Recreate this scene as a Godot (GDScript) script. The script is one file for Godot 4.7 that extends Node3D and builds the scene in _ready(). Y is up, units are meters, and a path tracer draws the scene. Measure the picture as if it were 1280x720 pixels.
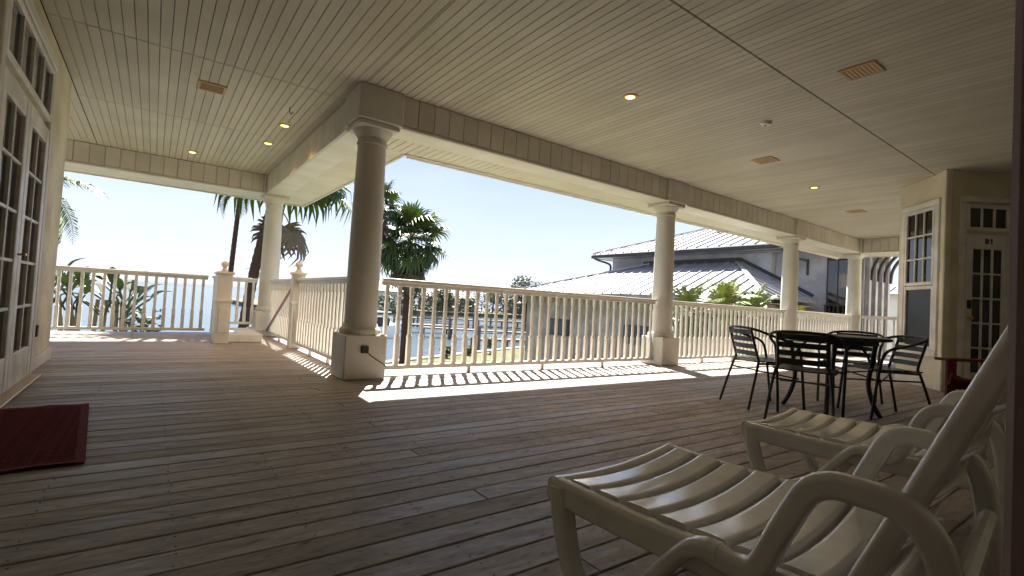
extends Node3D

# ------------------------------------------------------------------ mesh helper
class MB:
	var v := PackedVector3Array()
	var n := PackedVector3Array()
	var c := PackedColorArray()
	var col := Color(1, 1, 1)
	var colored := false
	var xf := Transform3D.IDENTITY

	func tri(a: Vector3, b: Vector3, d: Vector3, na: Vector3, nb: Vector3, nd: Vector3):
		a = xf * a; b = xf * b; d = xf * d
		na = (xf.basis * na).normalized(); nb = (xf.basis * nb).normalized(); nd = (xf.basis * nd).normalized()
		if (b - a).cross(d - a).dot(na + nb + nd) > 0.0:
			v.append_array([a, d, b]); n.append_array([na, nd, nb])
		else:
			v.append_array([a, b, d]); n.append_array([na, nb, nd])
		if colored: c.append_array([col, col, col])

	func quad(a: Vector3, b: Vector3, d: Vector3, e: Vector3, nn: Vector3):
		tri(a, b, d, nn, nn, nn); tri(a, d, e, nn, nn, nn)

	func box(center: Vector3, size: Vector3, bevel := 0.0, basis := Basis.IDENTITY):
		var h := size * 0.5
		var b: float = min(bevel, min(h.x, min(h.y, h.z)) * 0.9)
		var old := xf
		xf = xf * Transform3D(basis, center)
		var ax := [Vector3.RIGHT, Vector3.UP, Vector3.BACK]
		var hh := [h.x, h.y, h.z]
		for i in 3:
			var j := (i + 1) % 3
			var k := (i + 2) % 3
			for s: float in [-1.0, 1.0]:
				var o: Vector3 = ax[i] * hh[i] * s
				var p: Vector3 = ax[j] * (hh[j] - b)
				var q: Vector3 = ax[k] * (hh[k] - b)
				quad(o - p - q, o + p - q, o + p + q, o - p + q, ax[i] * s)
		if b > 0.0:
			for i in 3:
				var j := (i + 1) % 3
				var k := (i + 2) % 3
				var along: Vector3 = ax[i] * (hh[i] - b)
				for s: float in [-1.0, 1.0]:
					for t: float in [-1.0, 1.0]:
						var p: Vector3 = ax[j] * hh[j] * s + ax[k] * (hh[k] - b) * t
						var q: Vector3 = ax[j] * (hh[j] - b) * s + ax[k] * hh[k] * t
						quad(p - along, p + along, q + along, q - along, (ax[j] * s + ax[k] * t).normalized())
			for sx: float in [-1.0, 1.0]:
				for sy: float in [-1.0, 1.0]:
					for sz: float in [-1.0, 1.0]:
						var sg := Vector3(sx, sy, sz)
						var nn := sg.normalized()
						tri(Vector3(h.x, h.y - b, h.z - b) * sg, Vector3(h.x - b, h.y, h.z - b) * sg, Vector3(h.x - b, h.y - b, h.z) * sg, nn, nn, nn)
		xf = old

	# profile: array of [Vector2 point, Vector2 normal]; u along side, v along up
	func sweep(path: Array, profile: Array, up: Vector3, caps := true, scales := []):
		var rings := []
		var norms := []
		var count := path.size()
		for i in count:
			var t: Vector3 = ((path[min(i + 1, count - 1)] as Vector3) - (path[max(i - 1, 0)] as Vector3)).normalized()
			var side := t.cross(up).normalized()
			var u2 := side.cross(t).normalized()
			var k: float = scales[i] if i < scales.size() else 1.0
			var r := []
			var rn := []
			for e in profile:
				var p: Vector2 = e[0]
				var q: Vector2 = e[1]
				r.append((path[i] as Vector3) + side * p.x * k + u2 * p.y * k)
				rn.append(side * q.x + u2 * q.y)
			rings.append(r); norms.append(rn)
		var m := profile.size()
		for i in count - 1:
			for j in m:
				var j2 := (j + 1) % m
				var a: Vector3 = rings[i][j]
				var b: Vector3 = rings[i][j2]
				var d: Vector3 = rings[i + 1][j2]
				var e: Vector3 = rings[i + 1][j]
				tri(a, b, d, norms[i][j], norms[i][j2], norms[i + 1][j2])
				tri(a, d, e, norms[i][j], norms[i + 1][j2], norms[i + 1][j])
		if caps:
			var ends := [[0, ((path[0] as Vector3) - (path[1] as Vector3)).normalized()], [count - 1, ((path[count - 1] as Vector3) - (path[count - 2] as Vector3)).normalized()]]
			for e in ends:
				var r: Array = rings[e[0]]
				var nn: Vector3 = e[1]
				for j in m:
					tri(path[e[0]], r[j], r[(j + 1) % m], nn, nn, nn)

	func tube(path: Array, radius: float, segs := 8, up := Vector3(0.13, 1, 0.07), scales := []):
		var prof := []
		for i in segs:
			var a := TAU * i / segs
			var d := Vector2(cos(a), sin(a))
			prof.append([d * radius, d])
		sweep(path, prof, up, true, scales)

	# profile: array of Vector2(radius, y) from bottom to top
	func lathe(profile: Array, segs := 16, at := Vector3.ZERO, turn := 0.0):
		for i in profile.size() - 1:
			var p: Vector2 = profile[i]
			var q: Vector2 = profile[i + 1]
			var d := q - p
			if d.length() < 1e-6: continue
			var sl := Vector2(d.y, -d.x).normalized()
			for k in segs:
				var a := TAU * k / segs + turn
				var b := TAU * (k + 1) / segs + turn
				var ca := Vector3(cos(a), 0, sin(a))
				var cb := Vector3(cos(b), 0, sin(b))
				var A := at + ca * p.x + Vector3.UP * p.y
				var B := at + cb * p.x + Vector3.UP * p.y
				var C := at + cb * q.x + Vector3.UP * q.y
				var D := at + ca * q.x + Vector3.UP * q.y
				var na := ca * sl.x + Vector3.UP * sl.y
				var nb := cb * sl.x + Vector3.UP * sl.y
				if p.x > 1e-5: tri(A, B, C, na, nb, nb)
				if q.x > 1e-5: tri(A, C, D, na, nb, na)

	func mesh() -> ArrayMesh:
		var arr := []
		arr.resize(Mesh.ARRAY_MAX)
		arr[Mesh.ARRAY_VERTEX] = v
		arr[Mesh.ARRAY_NORMAL] = n
		if colored: arr[Mesh.ARRAY_COLOR] = c
		var m := ArrayMesh.new()
		m.add_surface_from_arrays(Mesh.PRIMITIVE_TRIANGLES, arr)
		return m

var used := {}
var rng := RandomNumberGenerator.new()
var M := {}
var box_cache := {}

func nm(parent: Node, called: String) -> String:
	var key := str(parent.get_instance_id()) + called
	var k: int = used.get(key, 0)
	used[key] = k + 1
	return called if k == 0 else "%s_%03d" % [called, k]

func tag(o: Node, label: String, category := "", group := "", kind := "") -> Node:
	if label != "": o.set_meta("label", label)
	if category != "": o.set_meta("category", category)
	if group != "": o.set_meta("group", group)
	if kind != "": o.set_meta("kind", kind)
	return o

func thing(called: String, label: String, category: String, at := Vector3.ZERO, turn := 0.0, group := "") -> Node3D:
	var o := Node3D.new()
	o.name = nm(self, called)
	add_child(o, true)
	o.position = at
	o.rotation.y = turn
	tag(o, label, category, group)
	return o

func put(parent: Node, called: String, mesh: Mesh, mat: Material, at := Vector3.ZERO, basis := Basis.IDENTITY) -> MeshInstance3D:
	var o := MeshInstance3D.new()
	o.name = nm(parent, called)
	o.mesh = mesh
	o.material_override = mat
	o.transform = Transform3D(basis, at)
	o.cast_shadow = GeometryInstance3D.SHADOW_CASTING_SETTING_ON
	parent.add_child(o, true)
	return o

func bx(size: Vector3, bevel := 0.0) -> ArrayMesh:
	var key := "%.4f %.4f %.4f %.4f" % [size.x, size.y, size.z, bevel]
	if not box_cache.has(key):
		var m := MB.new()
		m.box(Vector3.ZERO, size, bevel)
		box_cache[key] = m.mesh()
	return box_cache[key]

# a box between two corners
func blk(parent: Node, called: String, a: Vector3, b: Vector3, mat: Material, bevel := 0.0) -> MeshInstance3D:
	return put(parent, called, bx((b - a).abs(), bevel), mat, (a + b) * 0.5)

func smooth(pts: Array, per := 4) -> Array:
	var out := []
	var k := pts.size()
	for i in k - 1:
		var p0: Vector3 = pts[max(i - 1, 0)]
		var p1: Vector3 = pts[i]
		var p2: Vector3 = pts[i + 1]
		var p3: Vector3 = pts[min(i + 2, k - 1)]
		for j in per:
			out.append(p1.cubic_interpolate(p2, p0, p3, float(j) / per))
	out.append(pts[k - 1])
	return out

func rrect(w: float, h: float, r: float, per := 3) -> Array:
	var out := []
	var cs := [Vector2(w / 2 - r, h / 2 - r), Vector2(-w / 2 + r, h / 2 - r), Vector2(-w / 2 + r, -h / 2 + r), Vector2(w / 2 - r, -h / 2 + r)]
	for q in 4:
		for k in per:
			var a: float = PI / 2 * (q + float(k) / (per - 1))
			var d := Vector2(cos(a), sin(a))
			out.append([cs[q] + d * r, d])
	return out

# ------------------------------------------------------------------ materials
func noise_tex(seed_: int, freq: float, lo: Color, hi: Color, oct := 4, size := 256, contrast := 1.0) -> ImageTexture:
	var f := FastNoiseLite.new()
	f.seed = seed_
	f.noise_type = FastNoiseLite.TYPE_SIMPLEX_SMOOTH
	f.frequency = freq
	f.fractal_octaves = oct
	var g := f.get_seamless_image(size, size)
	var im := Image.create(size, size, false, Image.FORMAT_RGB8)
	for y in size:
		for x in size:
			var t: float = clamp((g.get_pixel(x, y).r - 0.5) * contrast + 0.5, 0.0, 1.0)
			im.set_pixel(x, y, lo.lerp(hi, t))
	return ImageTexture.create_from_image(im)

func height_tex(seed_: int, freq: float, strength: float, oct := 4, size := 256) -> ImageTexture:
	var f := FastNoiseLite.new()
	f.seed = seed_
	f.noise_type = FastNoiseLite.TYPE_SIMPLEX_SMOOTH
	f.frequency = freq
	f.fractal_octaves = oct
	var g := f.get_seamless_image(size, size)
	g.convert(Image.FORMAT_RGBA8)
	g.bump_map_to_normal_map(strength)
	return ImageTexture.create_from_image(g)

func mat(color: Color, rough := 0.6, metal := 0.0, tex: Texture2D = null, scale := Vector3.ONE, normal: Texture2D = null, nscale := 1.0) -> StandardMaterial3D:
	var m := StandardMaterial3D.new()
	m.albedo_color = color
	m.roughness = rough
	m.metallic = metal
	if tex or normal:
		m.uv1_triplanar = true
		m.uv1_world_triplanar = true
		m.uv1_scale = scale
	if tex: m.albedo_texture = tex
	if normal:
		m.normal_enabled = true
		m.normal_texture = normal
		m.normal_scale = nscale
	return m

func plank_tex() -> ImageTexture:
	# worn deck paint: fine grain along u, blotches and scuffs over several boards
	var f := FastNoiseLite.new()
	f.seed = 77
	f.frequency = 1.0
	f.fractal_octaves = 3
	var sz := 384
	var im := Image.create(sz, sz, false, Image.FORMAT_RGB8)
	for x in sz:
		var a := TAU * x / sz
		var p := Vector2(cos(a), sin(a))
		for y in sz:
			var b := TAU * y / sz
			var grain := f.get_noise_3d(p.x * 2.2, p.y * 2.2, y * 0.16)
			var blot := f.get_noise_3d(p.x * 1.1 + 20.0 + cos(b), p.y * 1.1 + sin(b), cos(b) * 1.1)
			var scuff := f.get_noise_3d(p.x * 6.0 - 9.0, p.y * 6.0 + sin(b) * 4.0, cos(b) * 4.0 + 30.0)
			var t: float = 0.88 + 0.09 * grain + 0.13 * blot
			if scuff > 0.34: t -= (scuff - 0.34) * 0.9
			if scuff < -0.42: t += (-0.42 - scuff) * 0.6
			t = clamp(t, 0.45, 1.0)
			im.set_pixel(x, y, Color(t, t * (0.985 + 0.02 * blot), t * (0.975 + 0.03 * grain)))
	return ImageTexture.create_from_image(im)

func make_materials():
	var grime := noise_tex(3, 0.012, Color(0.86, 0.85, 0.83), Color(1, 1, 1), 5, 256, 1.6)
	var fine := height_tex(5, 0.06, 3.0)
	var paint := noise_tex(4, 0.01, Color(0.94, 0.935, 0.92), Color(1, 1, 1), 4, 256, 1.4)
	var wood := noise_tex(8, 0.03, Color(0.86, 0.845, 0.835), Color(1, 1, 1), 5, 256, 1.4)
	var planks := plank_tex()
	var woodn := height_tex(9, 0.035, 4.0)
	M.trim = mat(Color(0.86, 0.845, 0.81), 0.5, 0, paint, Vector3(0.5, 0.5, 0.5), fine, 0.1)
	M.column = mat(Color(0.82, 0.805, 0.77), 0.6, 0, paint, Vector3(0.7, 0.4, 0.7), fine, 0.2)
	M.rail = mat(Color(0.88, 0.87, 0.845), 0.42, 0, paint, Vector3(1.3, 1.3, 1.3))
	M.wall = mat(Color(0.90, 0.865, 0.77), 0.7, 0, grime, Vector3(0.35, 0.35, 0.35), fine, 0.3)
	M.door = mat(Color(0.92, 0.91, 0.88), 0.4, 0, grime, Vector3(0.8, 0.8, 0.8))
	M.jamb = mat(Color(0.60, 0.50, 0.52), 0.6, 0, wood, Vector3(6, 0.8, 6))
	M.ceil = []
	for k in 4:
		var t := 1.0 - 0.018 * k
		M.ceil.append(mat(Color(0.785 * t, 0.765 * t, 0.715 * t), 0.55, 0, paint, Vector3(0.5, 0.5, 0.3), fine, 0.08))
	M.beamboard = []
	for k in 3:
		var t := 1.0 - 0.02 * k
		M.beamboard.append(mat(Color(0.84 * t, 0.82 * t, 0.77 * t), 0.55, 0, paint, Vector3(0.6, 0.6, 0.6)))
	M.deck = []
	for k in 6:
		var t: float = [1.0, 0.965, 1.035, 0.98, 1.015, 0.945][k]
		M.deck.append(mat(Color(0.69 * t, 0.66 * t, 0.64 * t), 0.46 + 0.03 * k, 0, planks, Vector3(0.31, 1.0, 1.07), woodn, 0.3))
	M.dark = mat(Color(0.05, 0.045, 0.04), 0.9)
	M.glass = mat(Color(0.035, 0.04, 0.045), 0.06)
	M.glass.metallic_specular = 0.7
	M.screen = mat(Color(0.10, 0.105, 0.11), 0.35)
	M.black = mat(Color(0.07, 0.066, 0.064), 0.38)
	M.blackslat = mat(Color(0.085, 0.08, 0.078), 0.33, 0.0)
	M.resin = mat(Color(0.96, 0.955, 0.94), 0.15, 0, noise_tex(31, 0.02, Color(0.93, 0.92, 0.9), Color(1, 1, 1), 3), Vector3(1.5, 1.5, 1.5))
	M.resin.metallic_specular = 0.6
	M.resin.clearcoat_enabled = true
	M.resin.clearcoat = 0.4
	M.resin.clearcoat_roughness = 0.12
	M.red = mat(Color(0.50, 0.10, 0.12), 0.5, 0, wood, Vector3(4, 1, 4))
	M.mat = mat(Color(0.56, 0.24, 0.25), 0.95, 0, noise_tex(17, 0.12, Color(0.6, 0.55, 0.55), Color(1, 1, 1), 4, 256, 2.0), Vector3(3, 3, 3), height_tex(18, 0.2, 8.0), 0.8)
	M.brass = mat(Color(0.75, 0.6, 0.35), 0.3, 0.9)
	M.vent = mat(Color(0.74, 0.62, 0.47), 0.6)
	M.ventdark = mat(Color(0.58, 0.45, 0.32), 0.7)
	M.lamp = mat(Color(1, 0.9, 0.7), 0.5)
	M.lamp.emission_enabled = true
	M.lamp.emission = Color(1.0, 0.74, 0.38)
	M.lamp.emission_energy_multiplier = 2.6
	M.lamptrim = mat(Color(0.80, 0.66, 0.45), 0.35, 0.3)
	var gnoise := noise_tex(41, 0.03, Color(0.55, 0.6, 0.45), Color(1, 1, 1), 5, 256, 1.8)
	M.lawn = mat(Color(0.36, 0.38, 0.19), 0.95, 0, gnoise, Vector3(0.3, 0.3, 0.3))
	M.concrete = mat(Color(0.66, 0.64, 0.60), 0.85, 0, grime, Vector3(0.4, 0.4, 0.4))
	M.water = mat(Color(0.22, 0.29, 0.33), 0.16, 0, null, Vector3(0.22, 0.22, 0.22), height_tex(51, 0.03, 5.0, 4), 0.55)
	M.sand = mat(Color(0.40, 0.37, 0.31), 0.95, 0, gnoise, Vector3(0.1, 0.1, 0.1))
	M.stucco = mat(Color(0.70, 0.665, 0.645), 0.85, 0, noise_tex(61, 0.02, Color(0.82, 0.8, 0.78), Color(1, 1, 1), 5, 256, 1.6), Vector3(0.25, 0.25, 0.25), fine, 0.5)
	M.greywall = mat(Color(0.66, 0.67, 0.71), 0.8, 0, grime, Vector3(0.3, 0.3, 0.3), fine, 0.3)
	M.fascia = mat(Color(0.20, 0.20, 0.21), 0.6)
	M.roof = []
	for k in 3:
		var t: float = 1.0 - 0.04 * k
		M.roof.append(mat(Color(0.66 * t, 0.66 * t, 0.68 * t), 0.4, 0.25, grime, Vector3(0.4, 0.4, 0.4)))
	M.rib = mat(Color(0.60, 0.60, 0.62), 0.5, 0.2)
	M.whitewall = mat(Color(0.86, 0.85, 0.82), 0.7)
	M.bark = mat(Color(0.36, 0.28, 0.23), 0.95, 0, noise_tex(71, 0.05, Color(0.55, 0.5, 0.48), Color(1, 1, 1), 5, 256, 2.0), Vector3(2, 6, 2), height_tex(72, 0.06, 9.0), 0.9)
	M.palebark = mat(Color(0.66, 0.60, 0.50), 0.9, 0, noise_tex(73, 0.05, Color(0.6, 0.56, 0.5), Color(1, 1, 1), 4, 256, 2.0), Vector3(1, 7, 1))
	M.leaf = mat(Color(1, 1, 1), 0.5)
	M.leaf.vertex_color_use_as_albedo = true
	M.leaf.backlight_enabled = true
	M.leaf.backlight = Color(0.35, 0.4, 0.2)
	M.leaf.cull_mode = BaseMaterial3D.CULL_DISABLED
	M.dockwood = mat(Color(0.42, 0.38, 0.35), 0.9, 0, wood, Vector3(1, 1, 1))
	M.boat = mat(Color(0.9, 0.9, 0.88), 0.25)
	M.navy = mat(Color(0.12, 0.14, 0.2), 0.3)
	M.outlet = mat(Color(0.10, 0.08, 0.07), 0.5)
	M.vent_screw = mat(Color(0.34, 0.30, 0.27), 0.5, 0.4)
	M.cord = mat(Color(0.13, 0.11, 0.10), 0.6)

# ------------------------------------------------------------------ sky
func make_sky() -> Sky:
	var w := 512
	var h := 256
	var im := Image.create(w, h, false, Image.FORMAT_RGBF)
	var f := FastNoiseLite.new()
	f.seed = 4
	f.frequency = 1.6
	f.fractal_octaves = 4
	for y in h:
		var el := (0.5 - (y + 0.5) / h) * PI
		for x in w:
			var az := ((x + 0.5) / w - 0.5) * TAU
			var d := Vector3(sin(az) * cos(el), sin(el), -cos(az) * cos(el))
			var e: float = max(sin(el), 0.0)
			var t: float = 1.0 - pow(1.0 - e, 3.0)
			var c := Vector3(0.90, 0.97, 1.06).lerp(Vector3(0.28, 0.46, 0.86), t)
			var s: float = max(d.dot(-SUN), 0.0)
			c += Vector3(1.0, 0.97, 0.9) * (0.42 * pow(s, 5.0) + 1.1 * pow(s, 60.0))
			# thin veil of haze low towards the sun
			c += Vector3(1, 0.98, 0.95) * 0.55 * pow(1.0 - e, 7.0) * pow(max(d.dot(Vector3(-SUN.x, 0, -SUN.z).normalized()), 0.0), 3.0)
			var cl: float = clamp(f.get_noise_3d(d.x * 1.2, d.y * 4.0, d.z * 1.2) * 1.2, 0.0, 1.0)
			c = c.lerp(Vector3(1.1, 1.1, 1.1), cl * 0.22)
			if el < 0.0:
				c = Vector3(0.55, 0.58, 0.6).lerp(Vector3(0.2, 0.21, 0.2), min(1.0, -el * 3.0))
			im.set_pixel(x, y, Color(c.x, c.y, c.z))
	var m := PanoramaSkyMaterial.new()
	m.panorama = ImageTexture.create_from_image(im)
	var s := Sky.new()
	s.sky_material = m
	return s

var SUN := Vector3.DOWN

# ------------------------------------------------------------------ porch dimensions
const ZR := 5.17      # line of the front columns
const X1 := 1.804
const X2 := 6.881
const X3 := 11.322
const X4 := 14.879
const ZL := 10.43     # line of the far columns
const HC := 3.03      # ceiling
const HB := 2.67      # underside of the beams
const XW := -0.853    # side wall of the house
const ZW := 7.19      # its far end
const S1 := 5.53
const S2 := 7.70
const S3 := 2.13
const C1 := Vector3(9.41, 0, -2.67)
const C2 := Vector3(8.72, 0, -1.94)
const WDIR := Vector3(0.80, 0, 0.60)
const GROUND := -1.75
const SEA := -2.70

func _ready():
	rng.seed = 12
	# camera
	var cam := Camera3D.new()
	cam.name = "camera"
	var yaw := 0.6294
	var pitch := 0.0321
	var roll := 0.0558
	var fw := Vector3(sin(yaw) * cos(pitch), sin(pitch), -cos(yaw) * cos(pitch))
	var rt := Vector3(cos(yaw), 0, sin(yaw))
	var up := rt.cross(fw)
	var ir := rt * cos(roll) + up * sin(roll)
	var iu := up * cos(roll) - rt * sin(roll)
	cam.transform = Transform3D(Basis(ir, iu, -fw), Vector3(0, 0.8615, 0))
	cam.fov = rad_to_deg(2.0 * atan(360.0 / 615.52))
	cam.near = 0.05
	cam.far = 6000.0
	add_child(cam)
	# sun
	var az := deg_to_rad(27.0)
	var el := deg_to_rad(50.0)
	SUN = -Vector3(sin(az) * cos(el), sin(el), -cos(az) * cos(el))
	var sun := DirectionalLight3D.new()
	sun.name = "sun"
	sun.light_color = Color(1.0, 0.97, 0.92)
	sun.light_energy = 1.6
	sun.light_angular_distance = 0.5
	sun.shadow_enabled = true
	add_child(sun)
	sun.look_at_from_position(Vector3.ZERO, SUN, Vector3.UP)
	# sky and exposure
	var env := Environment.new()
	env.background_mode = Environment.BG_SKY
	env.sky = make_sky()
	env.background_energy_multiplier = 0.25
	env.tonemap_mode = Environment.TONE_MAPPER_LINEAR
	env.tonemap_exposure = 5.0
	env.sdfgi_enabled = true
	env.ssao_enabled = true
	env.ssil_enabled = true
	var we := WorldEnvironment.new()
	we.name = "environment"
	we.environment = env
	add_child(we)

	make_materials()
	grounds()
	porch_structure()
	house()
	columns()
	railings()
	neighbour_house()
	waterfront()
	plants()
	furniture()
	fittings()

# ------------------------------------------------------------------ ground and water
func grounds():
	var edge := [Vector3(-40, 0, -17.6), Vector3(5.5, 0, -17.6), Vector3(17.5, 0, -23.4), Vector3(70, 0, -23.4)]
	var lm := MB.new()
	for i in 3:
		var p: Vector3 = edge[i] + Vector3.UP * GROUND
		var q: Vector3 = edge[i + 1] + Vector3.UP * GROUND
		lm.quad(p, q, Vector3(q.x, GROUND, 40), Vector3(p.x, GROUND, 40), Vector3.UP)
	var o := put(self, "lawn", lm.mesh(), M.lawn)
	tag(o, "green lawn between the deck and the seawall", "", "", "structure")
	o = put(self, "water", bx(Vector3(4000, 0.1, 4000)), M.water, Vector3(0, SEA - 0.05, -2017.0))
	tag(o, "pale rippled bay water beyond the lawn", "", "", "structure")
	var sw := MB.new()
	for i in 3:
		var d: Vector3 = edge[i + 1] - edge[i]
		sw.box((edge[i] + edge[i + 1]) / 2 + Vector3(0, GROUND - 0.55, 0), Vector3(d.length() + 0.12, 1.24 + 0.01 * i, 0.35), 0.03, Basis(Vector3.UP, atan2(-d.z, d.x)))
	o = put(self, "seawall", sw.mesh(), M.concrete)
	tag(o, "low concrete seawall edging the lawn", "", "", "structure")
	o = put(self, "driveway", bx(Vector3(12, 0.05, 9)), M.concrete, Vector3(17.5, GROUND + 0.004, -1.0))
	tag(o, "pale concrete driveway beside the porch", "", "", "structure")
	o = put(self, "far_shore", bx(Vector3(300, 1.0, 60)), M.sand, Vector3(165, SEA + 0.35, -128))
	tag(o, "sandy far bank across the water", "", "", "structure")

# ------------------------------------------------------------------ deck, ceiling, roof, beams
func porch_structure():
	var deck := Node3D.new()
	deck.name = "deck"
	add_child(deck)
	tag(deck, "weathered brown plank deck of the porch", "", "", "structure")
	var pitch := 0.135
	var row := 0
	var z := 0.9
	while z > -10.95:
		var zc := z - pitch / 2
		var x0 := XW if z > -ZW else -4.6
		var x1 := 15.2 if z > -5.5 else 2.12
		var x := x0
		var first := true
		while x < x1 - 0.01:
			var ln := 6.1
			if first and x1 - x0 > 6: ln = [2.1, 5.3, 3.2, 4.4, 6.0][(row * 3) % 5]
			first = false
			var e: float = min(x + ln, x1)
			if x1 - e < 0.6: e = x1
			var k := rng.randi() % 6
			var b := put(deck, "board", bx(Vector3(snapped(e - x - 0.002, 0.002), 0.034, pitch - 0.006), 0.004), M.deck[k], Vector3((x + e) / 2, -0.017 + rng.randf_range(-0.0012, 0.0012), zc))
			b.rotation.x = rng.randf_range(-0.004, 0.004)
			x = e
		z -= pitch
		row += 1
	var sm := MultiMesh.new()
	sm.transform_format = MultiMesh.TRANSFORM_3D
	var sc := MB.new()
	sc.lathe([Vector2(0.0034, -0.002), Vector2(0.003, 0.0006), Vector2(0.0, 0.0003)], 6)
	sm.mesh = sc.mesh()
	var sp := []
	for r_ in 47:
		for c_ in 38:
			for q: float in [-0.04, 0.04]:
				sp.append(Vector3(-0.7 + c_ * 0.406 + rng.randf_range(-0.008, 0.008), 0.0008, 0.9 - 0.135 * (r_ + 0.5) + q))
	sm.instance_count = sp.size()
	for i in sp.size(): sm.set_instance_transform(i, Transform3D(Basis.IDENTITY, sp[i]))
	var si_ := MultiMeshInstance3D.new()
	si_.name = "screws"
	si_.multimesh = sm
	si_.material_override = M.vent_screw
	deck.add_child(si_)
	tag(si_, "", "", "", "stuff")
	blk(deck, "joist_bed", Vector3(XW, -0.2, 0.9), Vector3(15.15, -0.05, -5.45), M.dark)
	blk(deck, "joist_bed", Vector3(-4.6, -0.2, -5.452), Vector3(2.07, -0.05, -10.9), M.dark)
	blk(deck, "fascia", Vector3(2.125, -0.32, -5.56), Vector3(15.25, -0.036, -5.52), M.trim, 0.004)
	blk(deck, "fascia", Vector3(2.125, -0.32, -5.565), Vector3(2.165, -0.036, -10.99), M.trim, 0.004)
	blk(deck, "fascia", Vector3(-4.6, -0.32, -11.03), Vector3(2.165, -0.036, -10.995), M.trim, 0.004)
	blk(deck, "skirt_wall", Vector3(-4.4, GROUND - 0.1, -5.3), Vector3(14.9, -0.201, 0.5), M.stucco)
	blk(deck, "skirt_wall", Vector3(-4.4, GROUND - 0.1, -10.7), Vector3(1.9, -0.201, -5.31), M.stucco)

	# ceiling boards, 85 mm wide, run outwards from the house
	var ceil_ := Node3D.new()
	ceil_.name = "ceiling"
	add_child(ceil_)
	tag(ceil_, "cream tongue and groove board ceiling over the porch", "", "", "structure")
	var w := 0.085
	var bulk := MB.new()
	var spans := [[XW, 1.632, S3, S1], [XW, 1.632, S1, S2], [XW, 1.632, S2, ZL - 0.17], [1.632, X4 - 0.17, S3, ZR - 0.17], [XW, 12.4, -0.9, S3], [-4.6, XW, ZW, ZL - 0.17]]
	var made := 0
	for si in spans.size():
		var s: Array = spans[si]
		var x: float = s[0]
		while x < s[1] - 0.02:
			var e: float = min(x + w, s[1])
			var size := Vector3(e - x - 0.004, 0.016, s[3] - s[2] - 0.009)
			var at := Vector3((x + e) / 2, HC + 0.008, -(s[2] + s[3]) / 2)
			var single: bool = (si < 3) or (si == 3 and x < 11.0) or (si == 4 and x > 2.4 and x < 9.4)
			if single and made < 300:
				put(ceil_, "board", bx(Vector3(snapped(size.x, 0.001), size.y, snapped(size.z, 0.001)), 0.004), M.ceil[rng.randi() % 4], at)
				made += 1
			else:
				bulk.box(at, size, 0.004)
			x += w
	var bo := put(ceil_, "boards", bulk.mesh(), M.ceil[1])
	tag(bo, "", "", "", "stuff")
	blk(ceil_, "backing", Vector3(-4.6, HC + 0.02, 0.9), Vector3(X4 + 0.2, HC + 0.06, -ZR - 0.16), M.dark)
	blk(ceil_, "backing", Vector3(-4.6, HC + 0.02, -ZR - 0.162), Vector3(X1 + 0.16, HC + 0.06, -ZL - 0.16), M.dark)

	# roof over the porch
	var roof := Node3D.new()
	roof.name = "porch_roof"
	add_child(roof)
	tag(roof, "porch roof with cream boarded eaves beyond the beams", "", "", "structure")
	blk(roof, "slab", Vector3(-6, HC + 0.07, 6), Vector3(X4 + 0.9, HC + 0.4, -ZR - 0.69), M.trim)
	blk(roof, "slab", Vector3(-6, HC + 0.07, -ZR - 0.692), Vector3(X1 + 0.69, HC + 0.4, -ZL - 0.69), M.trim)
	# eave soffits of narrow boards
	var sof := MB.new()
	var x := X1 + 0.18
	while x < X4 + 0.85:
		sof.box(Vector3(x + 0.05, HB + 0.03, -ZR - 0.43), Vector3(0.094, 0.02, 0.5), 0.004)
		x += 0.1
	put(roof, "soffit", sof.mesh(), M.beamboard[0])
	var sof2 := MB.new()
	var z2 := ZR + 0.69
	while z2 < ZL + 0.6:
		sof2.box(Vector3(X1 + 0.43, HB + 0.03, -z2 - 0.05), Vector3(0.5, 0.02, 0.094), 0.004)
		z2 += 0.1
	put(roof, "soffit", sof2.mesh(), M.beamboard[0])
	blk(roof, "soffit", Vector3(-6, HB + 0.02, -ZL - 0.18), Vector3(X1 + 0.18, HB + 0.04, -ZL - 0.68), M.beamboard[0])
	blk(roof, "soffit", Vector3(X4 + 0.18, HB + 0.02, 2), Vector3(X4 + 0.85, HB + 0.04, -ZR - 0.18), M.beamboard[0])
	# fascia boards and gutters
	blk(roof, "fascia", Vector3(X1 + 0.69, HB, -ZR - 0.68), Vector3(X4 + 0.9, HC + 0.38, -ZR - 0.72), M.trim, 0.006)
	blk(roof, "fascia", Vector3(X1 + 0.66, HB, -ZR - 0.722), Vector3(X1 + 0.70, HC + 0.38, -ZL - 0.69), M.trim, 0.006)
	blk(roof, "fascia", Vector3(-6, HB, -ZL - 0.692), Vector3(X1 + 0.70, HC + 0.38, -ZL - 0.73), M.trim, 0.006)
	blk(roof, "fascia", Vector3(X4 + 0.86, HB, 2), Vector3(X4 + 0.902, HC + 0.38, -ZR - 0.678), M.trim, 0.006)
	blk(roof, "drip_edge", Vector3(X1 + 0.71, HB - 0.02, -ZR - 0.722), Vector3(X4 + 0.9, HB + 0.07, -ZR - 0.76), M.rail, 0.01)

	# beams, clad on the inner side in upright boards
	beam("long cream porch beam over the front railing between the columns", Vector3(X1 + 0.24, 0, -ZR), Vector3(X4 - 0.24, 0, -ZR), Vector3(0, 0, 1))
	beam("cream porch beam running from the corner column to the far column", Vector3(X1, 0, -ZR - 0.24), Vector3(X1, 0, -ZL + 0.24), Vector3(-1, 0, 0))
	beam("far cream beam over the railing that faces the bay", Vector3(-4.6, 0, -ZL), Vector3(X1 - 0.24, 0, -ZL), Vector3(0, 0, 1))
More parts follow.
